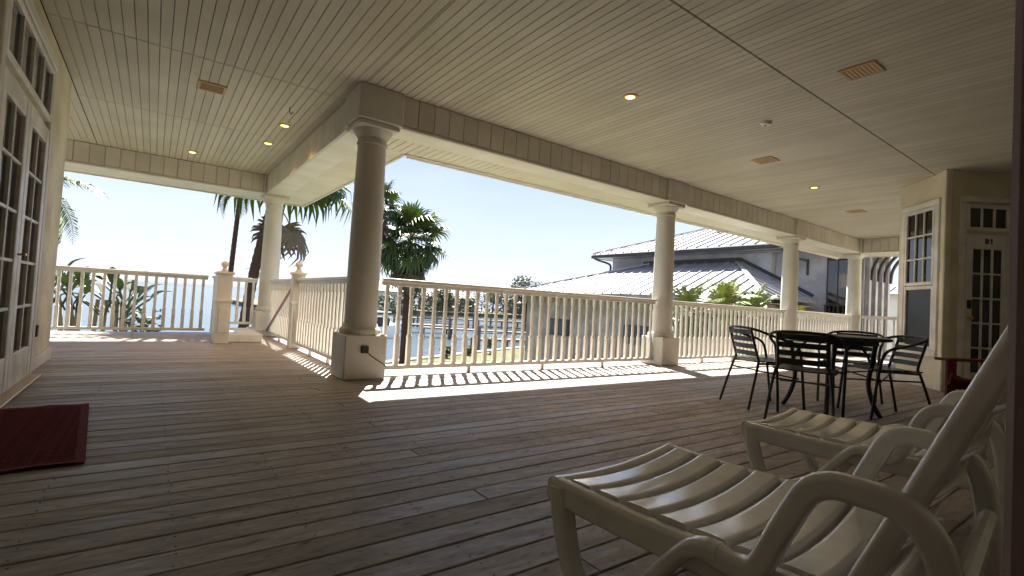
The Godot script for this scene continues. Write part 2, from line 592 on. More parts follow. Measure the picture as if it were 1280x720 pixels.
	beam("short cream beam closing the far end of the porch", Vector3(X4, 0, 0.5), Vector3(X4, 0, -ZR + 0.24), Vector3(-1, 0, 0))

func beam(label: String, a: Vector3, b: Vector3, inner: Vector3):
	var t := thing("porch_beam", label, "beam", (a + b) / 2)
	var d := (b - a)
	var ln := d.length()
	d = d / ln
	var ext := d.abs() * ln + inner.abs() * 0.34
	var core := Vector3(ext.x, HC - HB - 0.002, ext.z)
	put(t, "core", bx(core, 0.008), M.trim, Vector3(0, (HC + HB) / 2, 0))
	var k := int(round(ln / 0.19))
	var w := ln / k
	for i in k:
		var s := d.abs() * (w - 0.006) + inner.abs() * 0.018
		put(t, "board", bx(Vector3(snapped(s.x, 0.0005), HC - HB - 0.045, snapped(s.z, 0.0005)), 0.004), M.beamboard[rng.randi() % 3], d * ((i + 0.5) * w - ln / 2) + inner * 0.179 + Vector3(0, (HC + HB) / 2 + 0.018, 0))
	var s2 := d.abs() * ln + inner.abs() * 0.024
	put(t, "edge_trim", bx(Vector3(s2.x, 0.034, s2.z), 0.006), M.trim, inner * 0.182 + Vector3(0, HB + 0.017, 0))

# ------------------------------------------------------------------ columns
func columns():
	var specs := [
		[X1, -ZR, "stout white porch column at the deck corner, black outlet on its plinth"],
		[X2, -ZR, "white round porch column standing between the two front railings, in front of the grey metal roofs"],
		[X3, -ZR, "white round porch column behind the black bistro set, beside the bushy green palms"],
		[X4, -ZR, "slim looking white porch column at the far right end of the front railing"],
		[X1, -ZL, "white porch column at the far corner by the gate, palm trunk behind it"],
	]
	for i in specs.size():
		var s: Array = specs[i]
		var t := thing("porch_column", s[2], "column", Vector3(s[0], 0, s[1]), 0, "white columns holding up the porch roof")
		put(t, "plinth", bx(Vector3(0.44, 0.46, 0.44), 0.012), M.column, Vector3(0, 0.23, 0))
		var b := MB.new()
		b.lathe([Vector2(0.0, 0.46), Vector2(0.205, 0.46), Vector2(0.212, 0.475), Vector2(0.212, 0.50), Vector2(0.20, 0.52), Vector2(0.185, 0.53), Vector2(0.178, 0.55), Vector2(0.172, 0.57)], 32)
		put(t, "base_ring", b.mesh(), M.column)
		var sh := MB.new()
		sh.lathe([Vector2(0.168, 0.565), Vector2(0.168, 0.9), Vector2(0.165, 1.4), Vector2(0.158, 1.9), Vector2(0.150, 2.3), Vector2(0.147, 2.46)], 40)
		put(t, "shaft", sh.mesh(), M.column)
		var c := MB.new()
		c.lathe([Vector2(0.147, 2.455), Vector2(0.160, 2.46), Vector2(0.160, 2.485), Vector2(0.150, 2.49), Vector2(0.152, 2.53), Vector2(0.175, 2.56), Vector2(0.20, 2.60), Vector2(0.205, 2.615), Vector2(0.0, 2.615)], 32)
		put(t, "capital", c.mesh(), M.column)
		put(t, "abacus", bx(Vector3(0.43, 0.054, 0.43), 0.008), M.column, Vector3(0, 2.642, 0))
		put(t, "cap_block", bx(Vector3(0.475, HC - HB - 0.004, 0.475), 0.008), M.column, Vector3(0, (HC + HB) / 2, 0))
		if i == 0:
			var o := put(t, "outlet", bx(Vector3(0.075, 0.07, 0.03), 0.006), M.outlet, Vector3(-0.02, 0.31, 0.236))
			o.set_meta("label", "black outdoor outlet box on the plinth")
			var cd := MB.new()
			cd.tube(smooth([Vector3(0.0, 0.29, 0.25), Vector3(0.06, 0.24, 0.232), Vector3(0.14, 0.19, 0.228), Vector3(0.20, 0.15, 0.228), Vector3(0.228, 0.12, 0.20), Vector3(0.23, 0.06, 0.12), Vector3(0.226, 0.0, 0.02)]), 0.005, 6)
			put(t, "cord", cd.mesh(), M.cord)
		if i == 4:
			put(t, "step_base", bx(Vector3(0.60, 0.13, 0.60), 0.012), M.column, Vector3(0, 0.066, 0))

# ------------------------------------------------------------------ railings
var bal: ArrayMesh
func baluster_mesh() -> ArrayMesh:
	var m := MB.new()
	m.box(Vector3(0, 0.275, 0), Vector3(0.050, 0.35, 0.050), 0.003)
	m.lathe([Vector2(0.032, 0.45), Vector2(0.025, 0.468), Vector2(0.021, 0.485), Vector2(0.0215, 0.52), Vector2(0.024, 0.65), Vector2(0.0225, 0.80), Vector2(0.020, 0.885), Vector2(0.024, 0.90), Vector2(0.028, 0.912)], 8, Vector3.ZERO, PI / 8)
	m.box(Vector3(0, 0.96, 0), Vector3(0.042, 0.098, 0.042), 0.003)
	return m.mesh()

func railing(label: String, a: Vector3, b: Vector3, spacing := 0.145, h := 1.067, group := "white baluster railings round the deck") -> Node3D:
	var mid := (a + b) / 2
	var d := b - a
	var ln := d.length()
	var t := thing("railing_section", label, "railing", mid, atan2(-d.z, d.x), group)
	var cap := MB.new()
	cap.sweep([Vector3(-ln / 2, h - 0.02, 0), Vector3(ln / 2, h - 0.02, 0)], rrect(0.095, 0.04, 0.012), Vector3.UP)
	put(t, "top_rail", cap.mesh(), M.rail)
	put(t, "sub_rail", bx(Vector3(ln, 0.04, 0.05), 0.004), M.rail, Vector3(0, h - 0.061, 0))
	put(t, "bottom_rail", bx(Vector3(ln, 0.045, 0.06), 0.005), M.rail, Vector3(0, 0.092, 0))
	var k := int(round(ln / spacing))
	for i in k:
		var o := put(t, "baluster", bal, M.rail, Vector3((i + 0.5) * ln / k - ln / 2, -0.018, 0))
		o.scale.y = (h - 0.06) / 1.007
	var feet := int(ln / 1.3)
	for i in feet:
		put(t, "foot", bx(Vector3(0.04, 0.07, 0.04), 0.003), M.rail, Vector3((i + 1) * ln / (feet + 1) - ln / 2, 0.035, 0))
	return t

func newel(label: String, at: Vector3, w: float, dp: float, h: float):
	var t := thing("newel_post", label, "post", at, 0, "newel posts with ball finials at the stair opening")
	put(t, "post", bx(Vector3(w, h, dp), 0.008), M.rail, Vector3(0, h / 2, 0))
	put(t, "panel", bx(Vector3(w - 0.07, h * 0.36, 0.02), 0.006), M.rail, Vector3(0, h * 0.34, dp / 2 + 0.004))
	put(t, "collar", bx(Vector3(w + 0.03, 0.05, dp + 0.03), 0.01), M.rail, Vector3(0, h * 0.62, 0))
	var c := MB.new()
	c.box(Vector3(0, h + 0.02, 0), Vector3(w + 0.04, 0.04, dp + 0.04), 0.01)
	put(t, "cap", c.mesh(), M.rail)
	var f := MB.new()
	f.lathe([Vector2(0.055, h + 0.04), Vector2(0.052, h + 0.06), Vector2(0.03, h + 0.085), Vector2(0.026, h + 0.11), Vector2(0.034, h + 0.12), Vector2(0.05, h + 0.14), Vector2(0.055, h + 0.165), Vector2(0.045, h + 0.19), Vector2(0.02, h + 0.207), Vector2(0, h + 0.21)], 16)
	put(t, "finial", f.mesh(), M.rail)

func railings():
	bal = baluster_mesh()
	var g := 0.20
	railing("white baluster railing between the corner column and the next column, lawn and docks behind it", Vector3(X1 + g, 0, -ZR), Vector3(X2 - g, 0, -ZR))
	railing("white baluster railing behind the leftmost bistro chair, green palms rising behind it", Vector3(X2 + g, 0, -ZR), Vector3(X3 - g, 0, -ZR))
	railing("white baluster railing behind the bistro table, dense narrow balusters seen at a slant", Vector3(X3 + g, 0, -ZR), Vector3(X4 - g, 0, -ZR))
	railing("short white railing closing the porch end beside the bay window", Vector3(X4, 0, -ZR + g), Vector3(X4, 0, -2.5), 0.155)
	railing("white railing running back from the corner column to the newel post with finial", Vector3(X1, 0, -ZR - g), Vector3(X1, 0, -7.98))
	railing("far white railing in front of the bay, tall leafy plants rising behind it", Vector3(-1.26, 0, -ZL), Vector3(0.80, 0, -ZL), 0.135)
	railing("short white railing beside the house wall, left of the slim railing post", Vector3(-4.6, 0, -ZL), Vector3(-1.34, 0, -ZL), 0.135)
	railing("short white railing on the raised kerb left of the far column", Vector3(0.98, 0.13, -ZL), Vector3(X1 - g, 0.13, -ZL), 0.135, 0.94)
	var rp := thing("railing_post", "slim square white post joining two far railings near the house wall", "post", Vector3(-1.30, 0, -ZL))
	put(rp, "post", bx(Vector3(0.075, 1.06, 0.075), 0.005), M.rail, Vector3(0, 0.53, 0))
	put(rp, "cap", bx(Vector3(0.10, 0.03, 0.10), 0.008), M.rail, Vector3(0, 1.075, 0))
	newel("wide white newel post with ball finial at the end of the far railing", Vector3(0.90, 0, -8.95), 0.20, 0.46, 1.07)
	newel("white newel post with ball finial next to the gate with the diagonal brace", Vector3(X1, 0, -8.08), 0.17, 0.17, 1.12)
	# side return of the wide newel
	railing("short white railing return behind the wide newel post", Vector3(0.90, 0, -9.2), Vector3(0.90, 0, -ZL + 0.05), 0.135)
	var kerb := put(self, "white_kerb", bx(Vector3(0.50, 0.13, 1.5), 0.012), M.rail, Vector3(1.26, 0.066, -9.70))
	tag(kerb, "low white kerb box on the deck between the wide newel and the far column", "kerb")
	# gate
	var d := (ZL - 0.30) - 8.18
	var gt := railing("white baluster gate with a dark diagonal brace beside the far column", Vector3(X1, 0, -8.20), Vector3(X1, 0, -ZL + 0.32), 0.125)
	gt.name = "deck_gate"
	gt.set_meta("category", "gate")
	gt.remove_meta("group")
	var br := MB.new()
	br.box(Vector3.ZERO, Vector3(sqrt(d * d + 0.72) - 0.1, 0.045, 0.03), 0.004, Basis(Vector3.BACK, -atan2(0.85, d)))
	put(gt, "brace", br.mesh(), M.jamb, Vector3(0, 0.52, -0.045))

# ------------------------------------------------------------------ house walls, doors and windows
func glazed(parent: Node3D, called: String, at: Vector3, basis: Basis, w: float, h: float, cols: int, rows: int, bottom: float, stile: float, top: float, m: Material, thick := 0.05) -> MeshInstance3D:
	# a glazed leaf in the local plane x (across), y (up), facing local +z; origin at its foot's middle
	var f := MB.new()
	f.box(Vector3(-w / 2 + stile / 2, h / 2, 0), Vector3(stile, h, thick), 0.006)
	f.box(Vector3(w / 2 - stile / 2, h / 2, 0), Vector3(stile, h, thick), 0.006)
	f.box(Vector3(0, h - top / 2, 0), Vector3(w - 2 * stile, top, thick - 0.004), 0.006)
	f.box(Vector3(0, bottom / 2, 0), Vector3(w - 2 * stile, bottom, thick - 0.004), 0.006)
	var gw := w - 2 * stile
	var gh := h - top - bottom
	var bar := 0.024
	for i in range(1, cols):
		f.box(Vector3(-gw / 2 + gw * i / cols, bottom + gh / 2, 0.004), Vector3(bar, gh, thick - 0.02), 0.004)
	for j in range(1, rows):
		f.box(Vector3(0, bottom + gh * j / rows, 0.003), Vector3(gw, bar, thick - 0.022), 0.004)
	var o := put(parent, called, f.mesh(), m, at, basis)
	for i in cols:
		for j in rows:
			put(o, "pane", bx(Vector3(snapped(gw / cols - 0.002, 0.001), snapped(gh / rows - 0.002, 0.001), 0.01)), M.glass, Vector3(-gw / 2 + gw * (i + 0.5) / cols, bottom + gh * (j + 0.5) / rows, -0.008))
	return o

func casing(parent: Node, at: Vector3, basis: Basis, w: float, h: float, wd: float, m: Material, sill := false, depth := 0.07):
	var f := MB.new()
	f.box(Vector3(-w / 2 - wd / 2, h / 2, 0), Vector3(wd, h, depth), 0.008)
	f.box(Vector3(w / 2 + wd / 2, h / 2, 0), Vector3(wd, h, depth), 0.008)
	f.box(Vector3(0, h + wd / 2, 0), Vector3(w + 2 * wd + 0.02, wd, depth + 0.01), 0.008)
	if sill:
		f.box(Vector3(0, -wd / 2, 0.005), Vector3(w + 2 * wd + 0.02, wd, depth + 0.02), 0.008)
	put(parent, "casing", f.mesh(), m, at, basis)

func house():
	var t := thing("beach_house", "cream house with white glazed doors and a bay window opening on the porch", "house")
	# side wall with the french door on the left
	blk(t, "wall", Vector3(XW - 0.25, 0, 1.1), Vector3(XW, HC, -ZW), M.wall, 0.01)
	blk(t, "wall", Vector3(-6, 0, -ZW + 0.25), Vector3(XW - 0.252, HC, -ZW), M.wall, 0.01)
	blk(t, "wall", Vector3(XW - 0.2, 0, 0.9), Vector3(12.8, HC, 1.15), M.wall)
	blk(t, "skirting", Vector3(XW, 0, -5.96), Vector3(XW + 0.018, 0.12, -ZW + 0.01), M.trim, 0.004)
	var left := Basis(Vector3(0, 0, -1), Vector3.UP, Vector3(1, 0, 0))  # faces +x
	var zd := -5.06
	var dr := glazed(t, "french_door", Vector3(XW + 0.02, 0.02, zd + 0.42), left, 0.80, 2.12, 2, 5, 0.26, 0.11, 0.13, M.door)
	var dr2 := glazed(t, "french_door", Vector3(XW + 0.02, 0.02, zd - 0.39), left, 0.80, 2.12, 2, 5, 0.26, 0.11, 0.13, M.door)
	var hd := MB.new()
	hd.tube([Vector3(0.34, 1.0, 0.03), Vector3(0.34, 1.0, 0.075), Vector3(0.24, 1.0, 0.08)], 0.009, 6)
	put(dr, "handle", hd.mesh(), M.brass)
	glazed(t, "transom_window", Vector3(XW + 0.02, 2.22, zd), left, 1.62, 0.46, 4, 1, 0.05, 0.05, 0.05, M.door)
	casing(t, Vector3(XW + 0.01, 0.0, zd), left, 1.64, 2.70, 0.09, M.trim)
	put(t, "threshold", bx(Vector3(0.14, 0.02, 1.64), 0.004), M.brass, Vector3(XW + 0.05, 0.012, zd))
	put(t, "outlet", bx(Vector3(0.012, 0.11, 0.075), 0.003), M.outlet, Vector3(XW + 0.006, 0.36, -6.35))

	# bay: window wall from C1 to C2, door wall from C2 along WDIR
	var e := C2 + WDIR * 4.85
	wall_between(t, C1, C2, 0.2)
	wall_between(t, C2, e, 0.2)
	wall_between(t, Vector3(22, 0, C1.z), C1, 0.2)
	# corner boards
	put(t, "corner_board", bx(Vector3(0.09, HC - 0.002, 0.09), 0.01), M.wall, C2 + Vector3(-0.01, HC / 2, -0.01), Basis(Vector3.UP, PI / 4))
	var wd := (C2 - C1).normalized()
	var wn := Vector3(-wd.z, 0, wd.x)
	if wn.dot(-C2) < 0: wn = -wn
	var wb := Basis(Vector3.UP.cross(wn), Vector3.UP, wn)
	var wc := (C1 + C2) / 2
	var uw := 0.62
	var win := glazed(t, "window", wc + wn * 0.015 + Vector3(0, 1.46, 0), wb, uw, 1.12, 3, 3, 0.05, 0.045, 0.05, M.door)
	var lf := MB.new()
	for s: float in [-1.0, 1.0]:
		lf.box(Vector3(s * (uw / 2 - 0.0225), 0.46, 0), Vector3(0.045, 0.92, 0.045), 0.005)
	lf.box(Vector3(0, 0.025, 0), Vector3(uw - 0.092, 0.05, 0.043), 0.005)
	lf.box(Vector3(0, 0.892, 0), Vector3(uw - 0.092, 0.05, 0.043), 0.005)
	var sash := put(t, "lower_sash", lf.mesh(), M.door, wc + wn * 0.012 + Vector3(0, 0.535, 0), wb)
	var scr := put(sash, "screen", bx(Vector3(uw - 0.094, 0.82, 0.01)), M.screen, Vector3(0, 0.46, -0.004))
	scr.set_meta("label", "dark insect screen over the lower half")
	casing(t, wc + wn * 0.006 + Vector3(0, 0.53, 0), wb, uw + 0.004, 2.055, 0.085, M.door, true)
	# entry door on the door wall
	var dn := Vector3(-WDIR.z, 0, WDIR.x)
	if dn.dot(-C2) < 0: dn = -dn
	var db := Basis(Vector3.UP.cross(dn), Vector3.UP, dn)
	var dw := 0.60
	var pc := C2 + WDIR * 0.53
	var door := glazed(t, "entry_door", pc + dn * 0.01 + Vector3(0, 0.02, 0), db, dw, 2.14, 3, 5, 0.26, 0.10, 0.20, M.door)
	var dside := -1.0 if db.x.dot(WDIR) > 0 else 1.0
	var kp := put(door, "keypad", bx(Vector3(0.05, 0.12, 0.03), 0.008), M.outlet, Vector3(dside * 0.255, 1.18, 0.04))
	kp.set_meta("label", "black keypad lock on the door stile")
	var kn := MB.new()
	kn.lathe([Vector2(0.012, 0), Vector2(0.012, 0.03), Vector2(0.027, 0.035), Vector2(0.03, 0.05), Vector2(0.02, 0.065), Vector2(0, 0.067)], 12)
	put(door, "knob", kn.mesh(), M.brass, Vector3(dside * 0.255, 1.0, 0.025), Basis(Vector3.RIGHT, PI / 2))
	var tm := TextMesh.new()
	var fnt := SystemFont.new()
	fnt.font_names = PackedStringArray(["Droid Sans"])
	fnt.font_weight = 700
	tm.font = fnt
	tm.text = "B1"
	tm.font_size = 32
	tm.pixel_size = 0.0031
	tm.depth = 0.006
	put(door, "number", tm, M.outlet, Vector3(0, 2.045, 0.028))
	glazed(t, "transom_window", pc + dn * 0.01 + Vector3(0, 2.21, 0), db, dw, 0.36, 3, 1, 0.05, 0.05, 0.05, M.door)
	casing(t, pc + dn * 0.006, db, dw + 0.01, 2.60, 0.085, M.door)
	# dark jamb close to the viewer on the right
	var j := put(self, "door_jamb", bx(Vector3(0.20, HC - 0.01, 0.985), 0.006), M.jamb, Vector3(0.735, HC / 2, 0.395))
	tag(j, "dark brown upright jamb at the right edge close to the loungers", "jamb")

func wall_between(t: Node3D, a: Vector3, b: Vector3, th: float):
	# the outside is the side of the camera; thickness goes the other way
	var d := (b - a).normalized()
	var n := Vector3(-d.z, 0, d.x)
	if n.dot(Vector3(0, 0, -3) - a) < 0: n = -n
	var ln := (b - a).length()
	put(t, "wall", bx(Vector3(ln, HC - 0.002, th), 0.004), M.wall, (a + b) / 2 - n * th / 2 + Vector3(0, HC / 2, 0), Basis(Vector3.UP.cross(n), Vector3.UP, n))
	put(t, "skirting", bx(Vector3(ln - 0.03, 0.13, 0.02), 0.004), M.trim, (a + b) / 2 + n * 0.008 + Vector3(0, 0.07, 0), Basis(Vector3.UP.cross(n), Vector3.UP, n))

# ------------------------------------------------------------------ neighbour's house
func roof_face(t: Node3D, A: Vector3, B: Vector3, C: Vector3, D: Vector3, step: float, rib_h := 0.045):
	var u := (B - A).normalized()
	var nn := u.cross(D - A).normalized()
	if nn.y < 0: nn = -nn
	var w := nn.cross(u).normalized()
	if w.y < 0: w = -w
	var poly := PackedVector2Array()
	for p: Vector3 in [A, B, C, D]:
		var q := Vector2((p - A).dot(u), (p - A).dot(w))
		if poly.size() == 0 or poly[poly.size() - 1].distance_to(q) > 0.01: poly.append(q)
	var lo := 1e9
	var hi := -1e9
	for q in poly:
		lo = min(lo, q.x); hi = max(hi, q.x)
	var s := lo
	while s < hi - 0.02:
		var strip := PackedVector2Array([Vector2(s + 0.002, -1), Vector2(min(s + step, hi) - 0.002, -1), Vector2(min(s + step, hi) - 0.002, 50), Vector2(s + 0.002, 50)])
		for piece in Geometry2D.intersect_polygons(poly, strip):
			var m := MB.new()
			var P := []
			for q: Vector2 in piece: P.append(A + u * q.x + w * q.y)
			var cen := Vector3.ZERO
			for p: Vector3 in P: cen += p / P.size()
			for i in range(1, P.size() - 1):
				m.tri(P[0], P[i], P[i + 1], nn, nn, nn)
				m.tri(P[0] - nn * 0.05, P[i] - nn * 0.05, P[i + 1] - nn * 0.05, -nn, -nn, -nn)
			for i in P.size():
				var a: Vector3 = P[i]
				var b: Vector3 = P[(i + 1) % P.size()]
				var sn := (b - a).cross(nn).normalized()
				if sn.dot((a + b) / 2 - cen) < 0: sn = -sn
				m.quad(a, b, b - nn * 0.05, a - nn * 0.05, sn)
			# standing seam along the strip's edge
			var y0 := 1e9
			var y1 := -1e9
			for q: Vector2 in piece:
				if q.x < s + 0.03:
					y0 = min(y0, q.y); y1 = max(y1, q.y)
			if y1 - y0 > 0.1:
				var a := A + u * (s + 0.016) + w * y0
				var b := A + u * (s + 0.016) + w * y1
				m.box((a + b) / 2 + nn * rib_h / 2, Vector3(0.022, rib_h, (b - a).length()), 0.0, Basis(u, nn, u.cross(nn)))
			put(t, "roof_panel", m.mesh(), M.roof[rng.randi() % 3])
		s += step

func bar(t: Node3D, called: String, a: Vector3, b: Vector3, w: float, h: float, m: Material):
	var d := (b - a).normalized()
	var side := d.cross(Vector3.UP)
	if side.length() < 0.01: side = Vector3.RIGHT
	side = side.normalized()
	put(t, called, bx(Vector3(w, h, (b - a).length()), 0.01), m, (a + b) / 2, Basis(side, side.cross(-d).normalized() * -1.0 if side.cross(-d).y < 0 else side.cross(-d).normalized(), -d).orthonormalized())

func neighbour_house():
	var t := thing("neighbour_house", "grey two storey house with pale standing seam metal roofs beyond the railing", "house")
	# single storey wing
	var gx := 13.4
	blk(t, "wall", Vector3(gx, GROUND, -17.2), Vector3(16.0, 1.25, -6.9), M.stucco, 0.01)
	var ey := 1.42
	var A := Vector3(12.9, ey, -17.75)
	var B := Vector3(12.9, ey, -6.5)
	var D := Vector3(16.0, 2.72, -12.7)
	var C := Vector3(16.0, 2.68, -9.05)
	roof_face(t, A, B, C, D, 0.42)
	roof_face(t, B, Vector3(16.0, ey, -6.5), Vector3(16.05, 2.66, -9.05), C, 0.42)
	roof_face(t, Vector3(19, ey, -17.75), A, D, Vector3(19, 2.72, -12.7), 0.42)
	bar(t, "fascia", A + Vector3(0.02, -0.1, 0.02), B + Vector3(0.02, -0.1, -0.02), 0.05, 0.17, M.stucco)
	blk(t, "soffit", Vector3(12.93, 1.255, -17.6), Vector3(16, 1.275, -6.6), M.stucco)
	bar(t, "hip_cap", A + Vector3(0, 0.05, 0), D + Vector3(0, 0.05, 0), 0.12, 0.05, M.roof[0])
	bar(t, "hip_cap", B + Vector3(0, 0.05, 0), C + Vector3(0, 0.05, 0), 0.14, 0.05, M.roof[0])
	for wz: float in [-15.0, -11.0]:
		var f := MB.new()
		f.box(Vector3(0, 0, 0), Vector3(0.06, 0.66, 1.2), 0.01)
		var w := put(t, "window", f.mesh(), M.fascia, Vector3(gx - 0.02, 0.03, wz))
		for s: float in [-1.0, 1.0]:
			put(w, "pane", bx(Vector3(0.02, 0.54, 0.52)), M.glass, Vector3(-0.028, 0, s * 0.28))
	# two storey block with a hipped roof
	blk(t, "wall", Vector3(16.02, GROUND, -14.7), Vector3(23.5, 3.05, -7.9), M.greywall, 0.01)
	var ry := 3.2
	var a2 := Vector3(15.4, ry, -15.3)
	var b2 := Vector3(15.4, ry, -7.35)
	var pk := Vector3(19.5, 4.72, -11.5)
	roof_face(t, a2, b2, pk, pk, 0.42)
	roof_face(t, Vector3(23.6, ry, -15.3), a2, pk, pk, 0.42)
	roof_face(t, b2, Vector3(23.6, ry, -7.35), pk, pk, 0.42)
	bar(t, "hip_cap", a2 + Vector3(0, 0.05, 0), pk + Vector3(0, 0.05, 0), 0.12, 0.05, M.roof[0])
	bar(t, "hip_cap", b2 + Vector3(0, 0.05, 0), pk + Vector3(0, 0.05, 0), 0.16, 0.06, M.roof[0])
	bar(t, "gutter", a2 + Vector3(-0.04, -0.1, 0), b2 + Vector3(-0.04, -0.1, 0), 0.11, 0.13, M.fascia)
	bar(t, "gutter", a2 + Vector3(0, -0.1, -0.04), Vector3(23, ry - 0.1, -15.34), 0.11, 0.13, M.fascia)
	blk(t, "soffit", Vector3(15.42, 3.055, -15.28), Vector3(23.5, 3.075, -7.4), M.greywall)
	var dp := MB.new()
	dp.tube(smooth([Vector3(15.42, 3.03, -15.2), Vector3(15.6, 2.95, -15.1), Vector3(15.95, 2.8, -14.8), Vector3(15.97, 2.5, -14.76), Vector3(15.97, 1.9, -14.76)]), 0.045, 8)
	put(t, "downpipe", dp.mesh(), M.fascia)
	for p: Vector3 in [Vector3(17.1, 3.89, -12.6), Vector3(17.9, 4.2, -10.9)]:
		var v := MB.new()
		v.lathe([Vector2(0.09, -0.1), Vector2(0.07, 0.16), Vector2(0.1, 0.17), Vector2(0.09, 0.22), Vector2(0, 0.23)], 10)
		put(t, "roof_vent", v.mesh(), M.fascia, p)
	# dark band under the wing's top where the upper wall is set back
	blk(t, "flashing", Vector3(15.96, 2.66, -13.0), Vector3(16.015, 2.86, -8.9), M.fascia, 0.01)
	bar(t, "flashing", Vector3(15.98, 2.80, -8.9), Vector3(15.98, 1.6, -6.6), 0.05, 0.10, M.fascia)
	# right hand wing with its own ridge
	blk(t, "wall", Vector3(16.3, GROUND, -7.89), Vector3(18.05, 2.98, -5.42), M.greywall, 0.01)
	var a3 := Vector3(15.7, 3.08, -9.0)
	var b3 := Vector3(15.7, 3.08, -4.95)
	roof_face(t, a3, b3, Vector3(18.0, 3.99, -6.6), Vector3(20.0, 4.78, -11.0), 0.42)
	roof_face(t, b3, Vector3(18.5, 3.08, -4.95), Vector3(18.0, 3.99, -6.6), Vector3(18.0, 3.99, -6.6), 0.42)
	roof_face(t, Vector3(18.5, 3.08, -4.95), Vector3(20.6, 3.08, -11.0), Vector3(20.0, 4.78, -11.0), Vector3(18.0, 3.99, -6.6), 0.42)
	bar(t, "gutter", Vector3(15.66, 2.99, -7.4), Vector3(15.66, 2.99, -4.9), 0.1, 0.12, M.fascia)
	bar(t, "gutter", Vector3(15.7, 2.99, -4.9), Vector3(18.5, 2.99, -4.9), 0.1, 0.12, M.fascia)
	blk(t, "soffit", Vector3(15.72, 2.985, -8.9), Vector3(18.45, 3.003, -4.96), M.greywall)
	# tall dark window with balcony rail
	var f := MB.new()
	f.box(Vector3.ZERO, Vector3(0.08, 2.1, 0.62), 0.01)
	var win := put(t, "window", f.mesh(), M.fascia, Vector3(16.27, 1.72, -6.05))
	for s: float in [-1.0, 1.0]:
		put(win, "pane", bx(Vector3(0.02, 1.9, 0.24)), M.glass, Vector3(-0.035, 0, s * 0.14))
	for k in 6:
		put(win, "balcony_bar", bx(Vector3(0.02, 0.7, 0.02)), M.fascia, Vector3(-0.12, -0.75, -0.3 + 0.12 * k))
	put(win, "balcony_rail", bx(Vector3(0.03, 0.03, 0.66)), M.fascia, Vector3(-0.12, -0.385, 0))
	# pilasters and curved eave brackets on the gable side
	for i in 4:
		var px := 16.36 + 0.5 * i
		blk(t, "pilaster", Vector3(px, GROUND, -5.30), Vector3(px + 0.16, 2.9, -5.418), M.greywall, 0.01)
		var b := MB.new()
		b.tube(smooth([Vector3(px + 0.08, 2.1, -5.28), Vector3(px + 0.08, 2.45, -5.24), Vector3(px + 0.08, 2.72, -5.12), Vector3(px + 0.08, 2.93, -4.95)]), 0.045, 6)
		put(t, "bracket", b.mesh(), M.fascia)
		if i < 3:
			blk(t, "dark_window", Vector3(px + 0.19, 0.2, -5.40), Vector3(px + 0.47, 2.2, -5.419), M.glass)
	var bb := MB.new()
	bb.box(Vector3(15.95, 2.7, -6.9), Vector3(0.5, 0.06, 0.06), 0.01)
	bb.box(Vector3(16.24, 2.5, -6.9), Vector3(0.06, 0.5, 0.06), 0.01)
	put(t, "bracket", bb.mesh(), M.fascia)
	# white building behind
	var w := thing("white_outbuilding", "plain white building far behind the bay window corner", "building")
	blk(w, "wall", Vector3(26, GROUND, -8.0), Vector3(33, 2.2, -2.0), M.whitewall, 0.02)
	roof_face(w, Vector3(25.7, 2.2, -8.3), Vector3(25.7, 2.2, -1.7), Vector3(29, 3.3, -3.5), Vector3(29, 3.3, -6.5), 0.6)
	var fn := thing("white_fence", "low white picket fence at the foot of the outbuilding", "fence")
	for k in 24:
		put(fn, "picket", bx(Vector3(0.03, 1.5, 0.11), 0.006), M.whitewall, Vector3(23.0, GROUND + 0.75, -7.2 + 0.14 * k))
	put(fn, "rail", bx(Vector3(0.05, 0.09, 3.5), 0.006), M.whitewall, Vector3(23.05, GROUND + 1.2, -5.6))

# ------------------------------------------------------------------ waterfront: docks, boat, far bank
func dock(label: String, a: Vector3, b: Vector3, w: float):
	var d := b - a
	var ln := d.length()
	var t := thing("dock", label, "dock", (a + b) / 2, atan2(-d.z, d.x), "wooden docks on the bay")
	put(t, "walkway", bx(Vector3(ln, 0.12, w), 0.01), M.dockwood)
	put(t, "rail", bx(Vector3(ln, 0.09, 0.07)), M.dockwood, Vector3(0, 0.95, w / 2 - 0.05))
	put(t, "rail", bx(Vector3(ln, 0.07, 0.05)), M.dockwood, Vector3(0, 0.5, w / 2 - 0.05))
	var k := int(ln / 2.6)
	var pm := bx(Vector3(0.2, 2.6, 0.2), 0.03)
	for i in k + 1:
		for s: float in [-1.0, 1.0]:
			put(t, "piling", pm, M.dockwood, Vector3(-ln / 2 + ln * i / k, -0.3 + (0.05 if s > 0 else -0.9), s * (w / 2 + 0.05)))

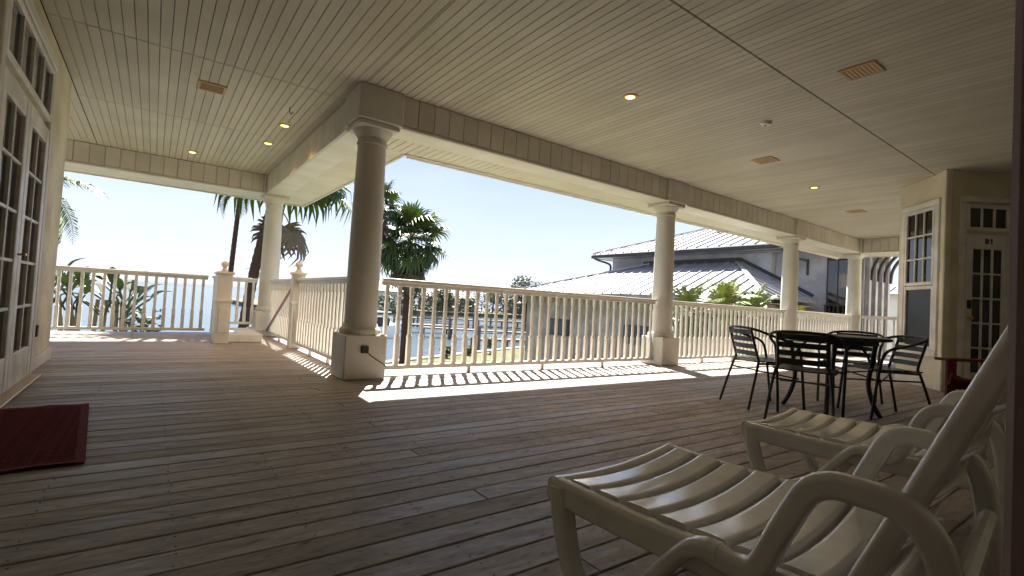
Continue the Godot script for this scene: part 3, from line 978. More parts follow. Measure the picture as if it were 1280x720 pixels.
func waterfront():
	dock("long wooden dock with railings crossing the water in front of the far bank", Vector3(25.5, -1.7, -60), Vector3(62, -1.7, -55), 1.6)
	dock("nearer wooden dock with railings running toward the grey garage wall", Vector3(21, -1.85, -43), Vector3(34, -1.85, -33.5), 1.4)
	dock("plain wooden dock behind the two fan palms", Vector3(12.5, -1.9, -52), Vector3(26, -1.9, -47), 1.8)
	# a moored boat
	var t := thing("motor_boat", "white motor boat with dark cabin moored behind the fan palm trunks", "boat", Vector3(15.6, SEA, -41), 0.35)
	var h := MB.new()
	var ring := []
	for i in 9:
		var u := i / 8.0
		var hw: float = 1.15 * (1.0 - pow(u, 3.0))
		ring.append([Vector3(-3 + 6 * u, 0.95 + 0.35 * u * u, hw), Vector3(-3 + 5.6 * u, -0.2, hw * 0.6)])
	for i in 8:
		for s: float in [-1.0, 1.0]:
			var q := Vector3(1, 1, s)
			var nn := Vector3(0.1, 0.1, s).normalized()
			h.quad(ring[i][0] * q, ring[i + 1][0] * q, ring[i + 1][1] * q, ring[i][1] * q, nn)
		h.quad(ring[i][0], ring[i + 1][0], ring[i + 1][0] * Vector3(1, 1, -1), ring[i][0] * Vector3(1, 1, -1), Vector3.UP)
	h.quad(ring[0][0], ring[0][1], ring[0][1] * Vector3(1, 1, -1), ring[0][0] * Vector3(1, 1, -1), Vector3.LEFT)
	put(t, "hull", h.mesh(), M.boat)
	put(t, "cabin", bx(Vector3(1.7, 0.8, 1.5), 0.15), M.navy, Vector3(0.2, 1.4, 0))
	put(t, "canopy", bx(Vector3(2.3, 0.08, 1.8), 0.03), M.boat, Vector3(-0.2, 2.25, 0))
	for s: float in [-1.0, 1.0]:
		put(t, "canopy_post", bx(Vector3(0.05, 1.2, 0.05)), M.boat, Vector3(-1.2, 1.6, s * 0.8))
	put(t, "engine", bx(Vector3(0.4, 0.9, 0.5), 0.1), M.navy, Vector3(-3.15, 0.8, 0))
	for q in [[Vector3(13.2, SEA, -24.0), 0.5, "small brown dinghy on the water just off the lawn edge", M.dockwood], [Vector3(11.0, SEA, -23.0), 0.2, "small white dinghy on the water left of the brown one", M.boat]]:
		var dg := thing("dinghy", q[2], "boat", q[0], q[1])
		var b := MB.new()
		for i in 6:
			var u0 := i / 6.0
			var u1 := (i + 1) / 6.0
			var w0: float = 0.55 * (1.0 - pow(u0, 2.5))
			var w1: float = 0.55 * (1.0 - pow(u1, 2.5))
			for sd: float in [-1.0, 1.0]:
				b.quad(Vector3(-1.2 + 2.4 * u0, 0.38 + 0.12 * u0, sd * w0), Vector3(-1.2 + 2.4 * u1, 0.38 + 0.12 * u1, sd * w1), Vector3(-1.2 + 2.3 * u1, -0.1, sd * w1 * 0.6), Vector3(-1.2 + 2.3 * u0, -0.1, sd * w0 * 0.6), Vector3(0, 0.2, sd).normalized())
			b.quad(Vector3(-1.2 + 2.4 * u0, 0.06, w0 * 0.8), Vector3(-1.2 + 2.4 * u1, 0.06, w1 * 0.8), Vector3(-1.2 + 2.4 * u1, 0.06, -w1 * 0.8), Vector3(-1.2 + 2.4 * u0, 0.06, -w0 * 0.8), Vector3.UP)
		b.quad(Vector3(-1.2, 0.38, 0.55), Vector3(-1.2, 0.38, -0.55), Vector3(-1.2, -0.1, -0.33), Vector3(-1.2, -0.1, 0.33), Vector3.LEFT)
		put(dg, "hull", b.mesh(), q[3])
		for k in 2:
			put(dg, "seat", bx(Vector3(0.25, 0.03, 0.9), 0.01), M.dockwood, Vector3(-0.7 + 0.9 * k, 0.28, 0))
	dock("short wooden dock just left of the grey garage corner", Vector3(19.5, -1.9, -31), Vector3(28, -1.9, -29.5), 1.2)
	# houses on the far bank
	var hs := [
		[Vector3(40, -2.0, -108), 14.0, 8.0, 4.2, "low white house with grey roof on the far bank behind the fan palm"],
		[Vector3(61, -2.0, -112), 12.0, 8.0, 3.6, "brown house half hidden by trees on the far bank"],
		[Vector3(88, -2.0, -112), 13.0, 8.0, 4.0, "brown house on the far bank behind the dark tree clump"],
	]
	for s in hs:
		var o := thing("bank_house", s[4], "house", s[0], 0, "houses on the far bank")
		put(o, "wall", bx(Vector3(s[1], s[3], s[2]), 0.05), M.whitewall if s[1] > 13.5 else M.dockwood, Vector3(0, s[3] / 2, 0))
		var hx: float = s[1] / 2 + 0.6
		var hz: float = s[2] / 2 + 0.6
		var r := MB.new()
		var y0: float = s[3] + 0.01
		var r0 := Vector3(-hx + 3.5, y0 + 2.1, 0)
		var r1 := Vector3(hx - 3.5, y0 + 2.1, 0)
		r.quad(Vector3(-hx, y0, hz), Vector3(hx, y0, hz), r1, r0, Vector3(0, 0.8, 0.5).normalized())
		r.quad(Vector3(-hx, y0, -hz), Vector3(hx, y0, -hz), r1, r0, Vector3(0, 0.8, -0.5).normalized())
		r.tri(Vector3(-hx, y0, hz), Vector3(-hx, y0, -hz), r0, Vector3(-0.5, 0.8, 0), Vector3(-0.5, 0.8, 0), Vector3(-0.5, 0.8, 0))
		r.tri(Vector3(hx, y0, hz), Vector3(hx, y0, -hz), r1, Vector3(0.5, 0.8, 0), Vector3(0.5, 0.8, 0), Vector3(0.5, 0.8, 0))
		r.quad(Vector3(-hx, y0, hz), Vector3(hx, y0, hz), Vector3(hx, y0, -hz), Vector3(-hx, y0, -hz), Vector3.DOWN)
		put(o, "roof", r.mesh(), M.rib)
		for k in 4:
			put(o, "window", bx(Vector3(1.3, 1.5, 0.06), 0.02), M.glass, Vector3(-hx + 2.2 + k * (hx * 2 - 4.4) / 3, s[3] * 0.55, s[2] / 2 + 0.02))

# ------------------------------------------------------------------ plants
func leaf_cloud(blobs: Array, count: int, size: float, base: Color, seed_: int) -> ArrayMesh:
	var r := RandomNumberGenerator.new()
	r.seed = seed_
	var m := MB.new()
	m.colored = true
	for b in blobs:
		var cen: Vector3 = b[0]
		var rad: Vector3 = b[1]
		for i in int(count / float(blobs.size())):
			var d := Vector3(r.randfn(), r.randfn(), r.randfn()).normalized()
			var p := cen + d * rad * (0.45 + 0.55 * sqrt(r.randf())) * r.randf_range(0.85, 1.12)
			var a := Vector3(r.randfn(), r.randfn() * 0.6, r.randfn()).normalized()
			var s := a.cross(Vector3(r.randfn(), r.randfn(), r.randfn())).normalized()
			var nn := a.cross(s)
			if nn.dot(d) < 0: nn = -nn
			var l := size * r.randf_range(0.6, 1.3)
			var t := r.randf_range(0.65, 1.35)
			m.col = Color(base.r * t * r.randf_range(0.9, 1.15), base.g * t, base.b * t)
			m.quad(p - a * l, p + s * l * 0.42, p + a * l, p - s * l * 0.42, nn)
	return m.mesh()

func fan_frond(seed_: int, base: Color, petiole: float, blade: float, droop: float) -> ArrayMesh:
	# grows along +z from the origin
	var r := RandomNumberGenerator.new()
	r.seed = seed_
	var m := MB.new()
	m.colored = true
	m.col = Color(base.r * 1.1, base.g * 0.9, base.b * 0.7)
	m.tube(smooth([Vector3.ZERO, Vector3(0, 0.05, petiole * 0.5), Vector3(0, 0.02, petiole)], 3), 0.018, 5)
	var hub := Vector3(0, 0.02, petiole)
	var k := 24
	for i in k:
		var a: float = lerp(-2.2, 2.2, i / float(k - 1)) + r.randf_range(-0.04, 0.04)
		var dir := Vector3(sin(a), 0, cos(a))
		var side := Vector3(cos(a), 0, -sin(a))
		var l: float = blade * (1.0 - 0.28 * abs(a) / 2.2) * r.randf_range(0.85, 1.08)
		var lift := 0.10 * cos(a * 0.7)
		var p1 := hub + dir * l * 0.45 + Vector3(0, lift * l, 0)
		var p2 := hub + dir * l * 0.78 + Vector3(0, lift * l - droop * l * 0.22, 0)
		var p3 := hub + dir * l * (1.0 - 0.15 * droop) + Vector3(0, -droop * l * r.randf_range(0.5, 0.85), 0)
		var w := l * 0.068
		var t := r.randf_range(0.75, 1.3)
		m.col = Color(base.r * t, base.g * t, base.b * t)
		var nu := Vector3.UP + side * 0.35
		var nv := Vector3.UP - side * 0.35
		var fold := Vector3(0, -w * 0.5, 0)
		m.tri(hub, p1 + side * w + fold, p1, nu, nu, nu)
		m.tri(hub, p1, p1 - side * w + fold, nv, nv, nv)
		m.quad(p1, p1 + side * w + fold, p2 + side * w * 0.6 + fold, p2, nu)
		m.quad(p1, p1 - side * w + fold, p2 - side * w * 0.6 + fold, p2, nv)
		m.tri(p2 + side * w * 0.6 + fold, p3, p2, nu, nu, nu)
		m.tri(p2 - side * w * 0.6 + fold, p3, p2, nv, nv, nv)
	return m.mesh()

func feather_frond(seed_: int, base: Color, ln: float, droop: float, leaflet: float, pairs := 34) -> ArrayMesh:
	var r := RandomNumberGenerator.new()
	r.seed = seed_
	var m := MB.new()
	m.colored = true
	var path := []
	for i in 13:
		var u := i / 12.0
		path.append(Vector3(0, sin(u * 1.3) * ln * 0.30 * (1.0 - droop) - droop * ln * 0.75 * pow(u, 2.2), ln * (u - 0.30 * droop * u * u * u)))
	m.col = Color(base.r * 1.4, base.g * 1.15, base.b * 0.9)
	var sc := []
	for i in 13: sc.append(1.0 - 0.8 * i / 12.0)
	m.tube(path, 0.016 * ln * 0.6, 5, Vector3.UP, sc)
	for i in pairs:
		var u: float = 0.16 + 0.83 * i / float(pairs - 1)
		var f := u * 12.0
		var j := int(min(f, 11.0))
		var p: Vector3 = (path[j] as Vector3).lerp(path[j + 1], f - j)
		var tg: Vector3 = ((path[j + 1] as Vector3) - (path[j] as Vector3)).normalized()
		for s: float in [-1.0, 1.0]:
			var l: float = leaflet * sin(PI * (0.12 + 0.83 * u)) * r.randf_range(0.85, 1.15)
			var out := (Vector3(s, 0.25, 0) + tg * 0.75 + Vector3(0, r.randf_range(-0.25, 0.15), 0)).normalized()
			var mid := p + out * l * 0.5
			var tip := p + out * l * 0.92 + Vector3(0, -l * (0.25 + 0.3 * droop), 0)
			var wd := tg * l * 0.055
			var t := r.randf_range(0.7, 1.35)
			m.col = Color(base.r * t, base.g * t, base.b * t)
			var nn := out.cross(tg).normalized()
			if nn.y < 0: nn = -nn
			m.quad(p - wd * 0.4, p + wd * 0.4, mid + wd, mid - wd, nn)
			m.tri(mid - wd, mid + wd, tip, nn, nn, nn)
	return m.mesh()

func ringed_trunk(path: Array, r0: float, r1: float, rings: int) -> ArrayMesh:
	var m := MB.new()
	var pts := []
	var sc := []
	var sm := smooth(path, 6)
	var tot := sm.size() - 1
	var k := rings * 2
	for i in k + 1:
		var f := float(i) / k * tot
		var j := int(min(f, tot - 1))
		pts.append((sm[j] as Vector3).lerp(sm[j + 1], f - j))
		sc.append(lerp(r0, r1, float(i) / k) * (1.0 if i % 2 == 0 else 0.9))
	m.tube(pts, 1.0, 10, Vector3(0.1, 0.1, 1), sc)
	return m.mesh()

func fan_palm(label: String, at: Vector3, h: float, r0: float, blade: float, fronds: int, dead: int, seed_: int, lean := Vector3.ZERO, low := -0.6):
	var t := thing("fan_palm", label, "palm tree", at)
	var r := RandomNumberGenerator.new()
	r.seed = seed_
	put(t, "trunk", ringed_trunk([Vector3.ZERO, Vector3(0, h * 0.5, 0) + lean * 0.35, Vector3(0, h, 0) + lean], r0, r0 * 0.8, int(h * 5)), M.bark)
	var green := Color(0.075, 0.11, 0.035)
	var brown := Color(0.16, 0.12, 0.07)
	var gm := []
	var dm := []
	for k in 3:
		gm.append(fan_frond(seed_ * 7 + k, green, blade * 0.95, blade, 0.25 + 0.25 * k))
		dm.append(fan_frond(seed_ * 7 + 5 + k, brown, blade * 0.6, blade * 0.8, 0.8))
	var top := Vector3(0, h, 0) + lean
	for i in fronds:
		var u := i / float(fronds)
		var az := i * 2.39996 + r.randf_range(-0.2, 0.2)
		var el: float = lerp(1.35, low, pow(u, 0.8)) + r.randf_range(-0.12, 0.12)
		var b := Basis(Vector3.UP, az) * Basis(Vector3.RIGHT, -el) * Basis(Vector3.BACK, r.randf_range(-0.4, 0.4))
		put(t, "frond", gm[0 if u < 0.3 else (1 if u < 0.65 else 2)], M.leaf, top + Vector3(0, 0.15 * (1 - u), 0), b.scaled(Vector3.ONE * r.randf_range(0.85, 1.1)))
	for i in dead:
		var az := i * 2.39996 + 0.7
		var el := r.randf_range(-1.35, -0.8)
		var b := Basis(Vector3.UP, az) * Basis(Vector3.RIGHT, -el) * Basis(Vector3.BACK, r.randf_range(-0.5, 0.5))
		put(t, "dead_frond", dm[i % 3], M.leaf, top + Vector3(0, -0.1 - blade * 1.0 * r.randf(), 0), b)

func feather_palm(called: String, label: String, at: Vector3, h: float, r0: float, ln: float, fronds: int, seed_: int, green: Color, lean := Vector3.ZERO, leaflet := 0.32, group := "", lowest := -0.5, bark: Material = null):
	var t := thing(called, label, "palm tree", at, 0, group)
	var r := RandomNumberGenerator.new()
	r.seed = seed_
	put(t, "trunk", ringed_trunk([Vector3.ZERO, Vector3(0, h * 0.5, 0) + lean * 0.4, Vector3(0, h, 0) + lean], r0, r0 * 0.75, max(4, int(h * 6))), bark if bark else M.palebark)
	var gm := []
	for k in 3:
		gm.append(feather_frond(seed_ * 5 + k, green, ln, [0.25, 0.5, 0.8][k], leaflet * ln))
	var top := Vector3(0, h, 0) + lean
	for i in fronds:
		var u := i / float(fronds)
		var az := i * 2.39996 + r.randf_range(-0.2, 0.2)
		var el: float = lerp(1.2, lowest, u) + r.randf_range(-0.1, 0.1)
		var b := Basis(Vector3.UP, az) * Basis(Vector3.RIGHT, -el)
		put(t, "frond", gm[0 if u < 0.35 else (1 if u < 0.7 else 2)], M.leaf, top, b.scaled(Vector3.ONE * r.randf_range(0.85, 1.1)))

func paddle_leaf(seed_: int, ln: float, w: float, base: Color) -> ArrayMesh:
	var r := RandomNumberGenerator.new()
	r.seed = seed_
	var m := MB.new()
	m.colored = true
	m.col = base
	var stalk := ln * 0.7
	m.tube(smooth([Vector3.ZERO, Vector3(0, stalk * 0.55, 0.05), Vector3(0, stalk, 0.14)], 3), 0.022, 6)
	var k := 8
	var prev := []
	for i in k + 1:
		var u := i / float(k)
		var c := Vector3(0, stalk + ln * 0.62 * u - ln * 0.16 * u * u, 0.14 + ln * 0.32 * u * u)
		var hw := w * 0.5 * sin(PI * pow(clamp(u, 0.02, 0.99), 0.75))
		var row := [c + Vector3(-hw, hw * 0.35, 0), c, c + Vector3(hw, hw * 0.35, 0)]
		if i > 0:
			var t := r.randf_range(0.8, 1.25)
			m.col = Color(base.r * t, base.g * t, base.b * t)
			m.quad(prev[0], prev[1], row[1], row[0], Vector3(0.3, 0.4, -0.9).normalized())
			m.quad(prev[1], prev[2], row[2], row[1], Vector3(-0.3, 0.4, -0.9).normalized())
		prev = row
	return m.mesh()

func paradise_plant(label: String, at: Vector3, h: float, leaves: int, stems: int, seed_: int):
	var t := thing("bird_of_paradise_plant", label, "plant", at, 0, "giant leafy plants behind the far railing")
	var r := RandomNumberGenerator.new()
	r.seed = seed_
	var lm := []
	for k in 3: lm.append(paddle_leaf(seed_ + k, 0.9, 0.22 + 0.03 * k, Color(0.06, 0.085, 0.04)))
	for i in stems:
		var p := Vector3(r.randf_range(-0.4, 0.4), 0, r.randf_range(-0.3, 0.3))
		put(t, "stem", ringed_trunk([p, p + Vector3(0.03, h * 0.35, 0), p + Vector3(r.randf_range(-0.1, 0.1), h * 0.72, 0)], 0.055, 0.045, 12), M.palebark)
	for i in leaves:
		var az := i * 2.39996 + r.randf()
		var s := r.randf_range(0.8, 1.15)
		var b := Basis(Vector3.UP, az) * Basis(Vector3.RIGHT, r.randf_range(0.1, 0.75))
		put(t, "leaf", lm[i % 3], M.leaf, Vector3(r.randf_range(-0.35, 0.35), h - 1.05 + r.randf_range(-0.25, 0.1), r.randf_range(-0.2, 0.2)), b.scaled(Vector3.ONE * s))

func shrub(label: String, at: Vector3, rad: Vector3, color: Color, seed_: int, count := 900, leaf := 0.06, group := ""):
	var t := thing("shrub", label, "shrub", at, 0, group)
	var r := RandomNumberGenerator.new()
	r.seed = seed_
	var bl := []
	for i in 6:
		bl.append([Vector3(r.randf_range(-0.5, 0.5) * rad.x, rad.y * r.randf_range(0.7, 1.3), r.randf_range(-0.5, 0.5) * rad.z), rad * r.randf_range(0.45, 0.75)])
	var o := put(t, "foliage", leaf_cloud(bl, count, leaf, color, seed_), M.leaf)
	tag(o, "", "", "", "stuff")
	var m := MB.new()
	for i in 4:
		m.tube([Vector3(0.05 * i - 0.08, 0, 0), Vector3(r.randf_range(-0.4, 0.4) * rad.x, rad.y * 1.1, r.randf_range(-0.4, 0.4) * rad.z)], 0.02, 5)
	put(t, "stem", m.mesh(), M.bark)

func tree(label: String, at: Vector3, h: float, r_: float, color: Color, seed_: int, group := ""):
	var t := thing("shore_tree", label, "tree", at, 0, group)
	var r := RandomNumberGenerator.new()
	r.seed = seed_
	var m := MB.new()
	m.tube([Vector3.ZERO, Vector3(0.1, h * 0.35, 0), Vector3(0.2, h * 0.75, 0.1)], 0.22, 7, Vector3(0.1, 0.1, 1), [1.0, 0.75, 0.3])
	for i in 5:
		var a := i * 1.9
		m.tube([Vector3(0.1, h * 0.35, 0), Vector3(cos(a) * r_ * 0.6, h * 0.7, sin(a) * r_ * 0.6)], 0.09, 5)
	put(t, "trunk", m.mesh(), M.bark)
	var bl := []
	for i in 9:
		var a := i * 2.4
		bl.append([Vector3(cos(a) * r_ * r.randf_range(0.2, 0.7), h * r.randf_range(0.5, 0.9), sin(a) * r_ * r.randf_range(0.2, 0.7)), Vector3(r_, r_ * 0.8, r_) * r.randf_range(0.35, 0.55)])
	var o := put(t, "crown", leaf_cloud(bl, 1500, 0.26, color, seed_), M.leaf)
	tag(o, "", "", "", "stuff")

func plants():
	var dark := Color(0.06, 0.08, 0.035)
	var mid := Color(0.085, 0.11, 0.04)
	fan_palm("shaggy fan palm with a skirt of dead fronds, right behind the corner column", Vector3(8.25, GROUND, -18.45), 4.85, 0.16, 0.92, 40, 46, 3, Vector3.ZERO, -0.95)
	fan_palm("taller fan palm half hidden by the corner column", Vector3(6.72, GROUND, -18.1), 5.95, 0.13, 0.56, 26, 24, 4, Vector3.ZERO, -0.8)
	fan_palm("thick trunked fan palm beside the far column, its fronds hanging under the eave", Vector3(2.02, GROUND, -15.8), 6.35, 0.16, 1.3, 36, 2, 5, Vector3(0.85, 0, 0.3))
	feather_palm("coconut_palm", "thin trunked coconut palm above the wide newel post with ragged fronds", Vector3(1.92, GROUND, -18.3), 6.1, 0.095, 1.5, 9, 6, Color(0.13, 0.12, 0.07), Vector3(0.22, 0, 0), 0.22, "", -1.1, M.bark)
	feather_palm("queen_palm", "palm at the house wall's edge with a long curved drooping frond", Vector3(-2.55, GROUND, -16.5), 4.9, 0.16, 2.1, 20, 7, Color(0.11, 0.14, 0.075), Vector3.ZERO, 0.24, "", -0.8)
	paradise_plant("broad leaved plant just right of the slim railing post", Vector3(-1.75, GROUND, -15.2), 3.1, 18, 6, 21)
	paradise_plant("arching leafy plant behind the middle of the far railing", Vector3(-0.75, GROUND, -15.4), 3.0, 18, 7, 22)
	shrub("green shrub low behind the far railing beside the pale stems", Vector3(-0.1, GROUND, -14.6), Vector3(0.45, 1.15, 0.45), mid, 31, 500, 0.09)
	shrub("bushy shrub beside the house wall behind the short far railing", Vector3(-2.35, GROUND, -14.2), Vector3(0.6, 1.0, 0.5), mid, 32, 600, 0.08)
	# yellow-green palms in front of the neighbour's wing
	var yg := Color(0.17, 0.20, 0.045)
	var gg := Color(0.10, 0.135, 0.045)
	feather_palm("dwarf_palm", "dull green dwarf palm, leftmost of the palms before the metal roof", Vector3(10.6, GROUND, -7.2), 2.55, 0.09, 1.05, 20, 41, gg, Vector3.ZERO, 0.3, "dwarf palms in front of the neighbour's wing", -0.6)
	feather_palm("dwarf_palm", "bright yellow green dwarf palm in the middle of the palm clump", Vector3(11.5, GROUND, -6.75), 2.75, 0.09, 1.0, 22, 42, yg, Vector3.ZERO, 0.3, "dwarf palms in front of the neighbour's wing", -0.5)
	feather_palm("dwarf_palm", "dark green dwarf palm just left of the column behind the bistro set", Vector3(12.4, GROUND, -6.5), 2.55, 0.09, 1.0, 20, 43, gg, Vector3.ZERO, 0.3, "dwarf palms in front of the neighbour's wing", -0.6)
	feather_palm("dwarf_palm", "small lime yellow palm right of the column behind the bistro set", Vector3(14.6, GROUND, -6.65), 2.4, 0.08, 0.9, 16, 44, Color(0.30, 0.30, 0.05), Vector3.ZERO, 0.3, "dwarf palms in front of the neighbour's wing", -0.5)
	var gname := "shrubs below the dwarf palms"
	shrub("yellow green shrub behind the railing right of the second column", Vector3(8.9, GROUND, -6.9), Vector3(0.6, 0.95, 0.5), yg, 51, 900, 0.07, gname)
	shrub("dark green shrub under the leftmost dwarf palm", Vector3(9.9, GROUND, -6.6), Vector3(0.6, 0.85, 0.5), mid, 52, 900, 0.07, gname)
	shrub("mid green shrub under the yellow green dwarf palm", Vector3(11.0, GROUND, -6.3), Vector3(0.6, 0.9, 0.5), gg, 53, 900, 0.07, gname)
	shrub("low dark shrub beside the column behind the bistro set", Vector3(12.2, GROUND, -6.1), Vector3(0.6, 0.8, 0.4), dark, 54, 900, 0.07, gname)
	# small lawn shrubs before the seawall
	shrub("small dark bush on the lawn edge nearest the fan palm trunk", Vector3(11.0, GROUND, -19.9), Vector3(0.35, 0.32, 0.35), dark, 61, 300, 0.07, "small bushes on the lawn edge")
	shrub("small upright bush on the lawn edge beside the garage corner", Vector3(14.2, GROUND, -21.0), Vector3(0.28, 0.5, 0.28), dark, 62, 300, 0.07, "small bushes on the lawn edge")
	shrub("small round bush on the lawn edge in the middle of the strip", Vector3(12.6, GROUND, -20.5), Vector3(0.3, 0.25, 0.3), mid, 63, 300, 0.07, "small bushes on the lawn edge")
	# far bank
	var fm := MB.new()
	var spots := [[34, -103, 5.0, 2.6], [47, -102, 6.0, 3.0], [54, -101, 5.0, 2.6], [68, -101, 6.5, 3.2], [76, -102, 7.0, 3.6], [83, -104, 7.6, 3.8], [97, -104, 7.0, 3.4], [107, -106, 8.0, 4.0], [27, -106, 4.5, 2.4]]
	var words_ := ["leftmost small tree of the far bank", "round tree beside the low white house on the far bank", "low bushy tree on the far bank between two houses", "tall tree right of the brown house on the far bank", "broad tree in the middle of the far bank", "dark broad tree before the second brown house on the far bank", "tree on the far bank near the garage corner", "tallest tree of the far bank, partly behind the garage roof", "tiny tree at the left tip of the far bank"]
	for i in spots.size():
		var s: Array = spots[i]
		tree(words_[i], Vector3(s[0], SEA + 1.0, s[1]), s[2], s[3], dark if i % 2 == 0 else mid, 80 + i, "trees on the far bank")
	var bl := []
	var r := RandomNumberGenerator.new()
	r.seed = 9
	for i in 60:
		var g := smoothstep(30.0, 70.0, 22 + i * 1.8)
		bl.append([Vector3(22 + i * 1.8, SEA + 1.5 + g * 1.4 + r.randf() * 0.9, -99.5 + r.randf() * 2), Vector3(1.9, 1.2 + g * 1.9 + r.randf() * 1.0, 1.3)])
	var hd := put(self, "mangrove_undergrowth", leaf_cloud(bl, 12000, 0.3, dark, 5), M.leaf)
	tag(hd, "dark mangrove undergrowth along the far bank", "undergrowth", "", "stuff")
	tree("grey green tree top rising behind the left end of the low metal roof", Vector3(43.0, SEA, -55.5), 8.6, 3.0, Color(0.11, 0.12, 0.09), 99)
	feather_palm("far_palm", "small distant palm left of the corner column", Vector3(10.0, SEA, -62), 5.6, 0.16, 2.2, 14, 71, Color(0.12, 0.14, 0.09), Vector3.ZERO, 0.22, "", -0.4)

# ------------------------------------------------------------------ furniture
func make_lounger(label: String, at: Vector3, turn: float) -> Node3D:
	var t := thing("lounge_chair", label, "lounge chair", at, turn, "white resin loungers in a row")
	t.scale = Vector3(1, 0.976, 0.934)
	var W := 0.69
	var hw := W / 2
	var sec := rrect(0.046, 0.078, 0.016, 4)
	for s: float in [-1.0, 1.0]:
		var x := s * (hw - 0.026)
		var m := MB.new()
		var p := []
		for i in 10:
			var u := i / 9.0
			p.append(Vector3(x, 0.325 - 0.012 * sin(u * PI), -0.455 + 0.86 * u))
		m.sweep(p, sec, Vector3.UP)
		put(t, "side_rail", m.mesh(), M.resin)
		# sled shaped front leg that turns back up as a strut
		var l := MB.new()
		var lp := smooth([Vector3(x, 0.345, -0.425), Vector3(x, 0.25, -0.415), Vector3(x, 0.13, -0.375), Vector3(x, 0.05, -0.325), Vector3(x, 0.026, -0.27), Vector3(x, 0.05, -0.215), Vector3(x * 1.03, 0.17, -0.125), Vector3(x * 1.06, 0.30, -0.02), Vector3(x * 1.08, 0.345, 0.035), Vector3(x * 1.08, 0.35, 0.09)], 5)
		var sc := []
		for i in lp.size():
			var u := float(i) / (lp.size() - 1)
			sc.append(lerp(1.35, 0.9, min(1.0, u * 2.2)))
		l.sweep(lp, rrect(0.048, 0.055, 0.018, 4), Vector3.RIGHT, true, sc)
		put(t, "leg", l.mesh(), M.resin)
		# armrest running down into the rear leg
		var a := MB.new()
		var ap := smooth([Vector3(x * 1.08, 0.35, 0.06), Vector3(x * 1.08, 0.338, 0.13), Vector3(x * 1.08, 0.36, 0.178), Vector3(x * 1.08, 0.45, 0.222), Vector3(x * 1.07, 0.535, 0.265), Vector3(x * 1.06, 0.563, 0.305), Vector3(x * 1.06, 0.566, 0.36), Vector3(x * 1.06, 0.558, 0.42), Vector3(x * 1.05, 0.515, 0.468), Vector3(x * 1.03, 0.42, 0.492), Vector3(x * 1.02, 0.2, 0.505), Vector3(x, 0.02, 0.515)], 5)
		a.sweep(ap, rrect(0.052, 0.044, 0.015, 4), Vector3.RIGHT)
		put(t, "armrest", a.mesh(), M.resin)
		# backrest rail
		var b := MB.new()
		b.sweep(smooth([Vector3(x * 0.93, 0.34, 0.335), Vector3(x * 0.93, 0.6, 0.45), Vector3(x * 0.93, 0.85, 0.56), Vector3(x * 0.92, 1.04, 0.645)], 4), rrect(0.044, 0.042, 0.013, 4), Vector3.RIGHT)
		put(t, "backrest_rail", b.mesh(), M.resin)
	# foot bar
	var fb := MB.new()
	fb.sweep(dip(hw - 0.01, -0.45, 0.332, 0.022), rrect(0.05, 0.07, 0.022, 4), Vector3.UP)
	put(t, "foot_bar", fb.mesh(), M.resin)
	# slats of the bed: dished across, each with rolled edges
	var n := 8
	var pitch := 0.104
	for i in n:
		var zc := -0.375 + i * pitch
		var m := MB.new()
		m.sweep(dip(hw - 0.045, zc, 0.352, 0.024), slat_profile(pitch - 0.017, 0.03), Vector3.UP)
		put(t, "slat", m.mesh(), M.resin)
	# backrest slats
	var d := Vector3(0, 0.70, 0.31).normalized()
	for i in 6:
		var c := Vector3(0, 0.42, 0.37) + d * (0.105 * i)
		var m := MB.new()
		var p := []
		for k in 9:
			var u := k / 4.0 - 1.0
			p.append(c + Vector3(u * (hw - 0.06), 0, 0) + Vector3(0, -0.40, 0.91) * 0.02 * (1 - u * u))
		m.sweep(p, slat_profile(0.092, 0.022), Vector3(0, -0.40, 0.91) * -1.0)
		put(t, "backrest_slat", m.mesh(), M.resin)
	var tb := MB.new()
	tb.sweep(smooth([Vector3(-hw * 0.86, 1.03, 0.642), Vector3(-hw * 0.5, 1.07, 0.66), Vector3(hw * 0.5, 1.07, 0.66), Vector3(hw * 0.86, 1.03, 0.642)], 4), rrect(0.05, 0.045, 0.016, 4), Vector3.UP)
	put(t, "top_bar", tb.mesh(), M.resin)
	put(t, "rear_bar", bx(Vector3(W - 0.05, 0.05, 0.035), 0.012), M.resin, Vector3(0, 0.40, 0.497))
	put(t, "cross_bar", bx(Vector3(W - 0.1, 0.05, 0.03), 0.01), M.resin, Vector3(0, 0.29, -0.02))
	return t

func dip(hw: float, z: float, y: float, depth: float) -> Array:
	var p := []
	for k in 13:
		var u := k / 6.0 - 1.0
		p.append(Vector3(u * hw, y - depth * (1.0 - u * u), z))
	return p

func slat_profile(w: float, h: float) -> Array:
	# slightly crowned top with rolled edges
	var out := []
	for k in 9:
		var a: float = PI * k / 8.0
		var x := cos(a)
		var sx: float = sign(x) * pow(abs(x), 0.55)
		out.append([Vector2(sx * w / 2, pow(sin(a), 0.35) * h * 0.5 - h * 0.1), Vector2(x * pow(abs(x), 3.0), max(sin(a), 0.15)).normalized()])
	out.append([Vector2(-w / 2, -h * 0.8), Vector2(-1, 0)])
	out.append([Vector2(-w / 2 + 0.006, -h * 0.8), Vector2(1, -0.2)])
	out.append([Vector2(-w / 2 + 0.01, -h * 0.35), Vector2(0, -1)])
	out.append([Vector2(w / 2 - 0.01, -h * 0.35), Vector2(0, -1)])
	out.append([Vector2(w / 2 - 0.006, -h * 0.8), Vector2(-1, -0.2)])
	out.append([Vector2(w / 2, -h * 0.8), Vector2(1, 0)])
	return out

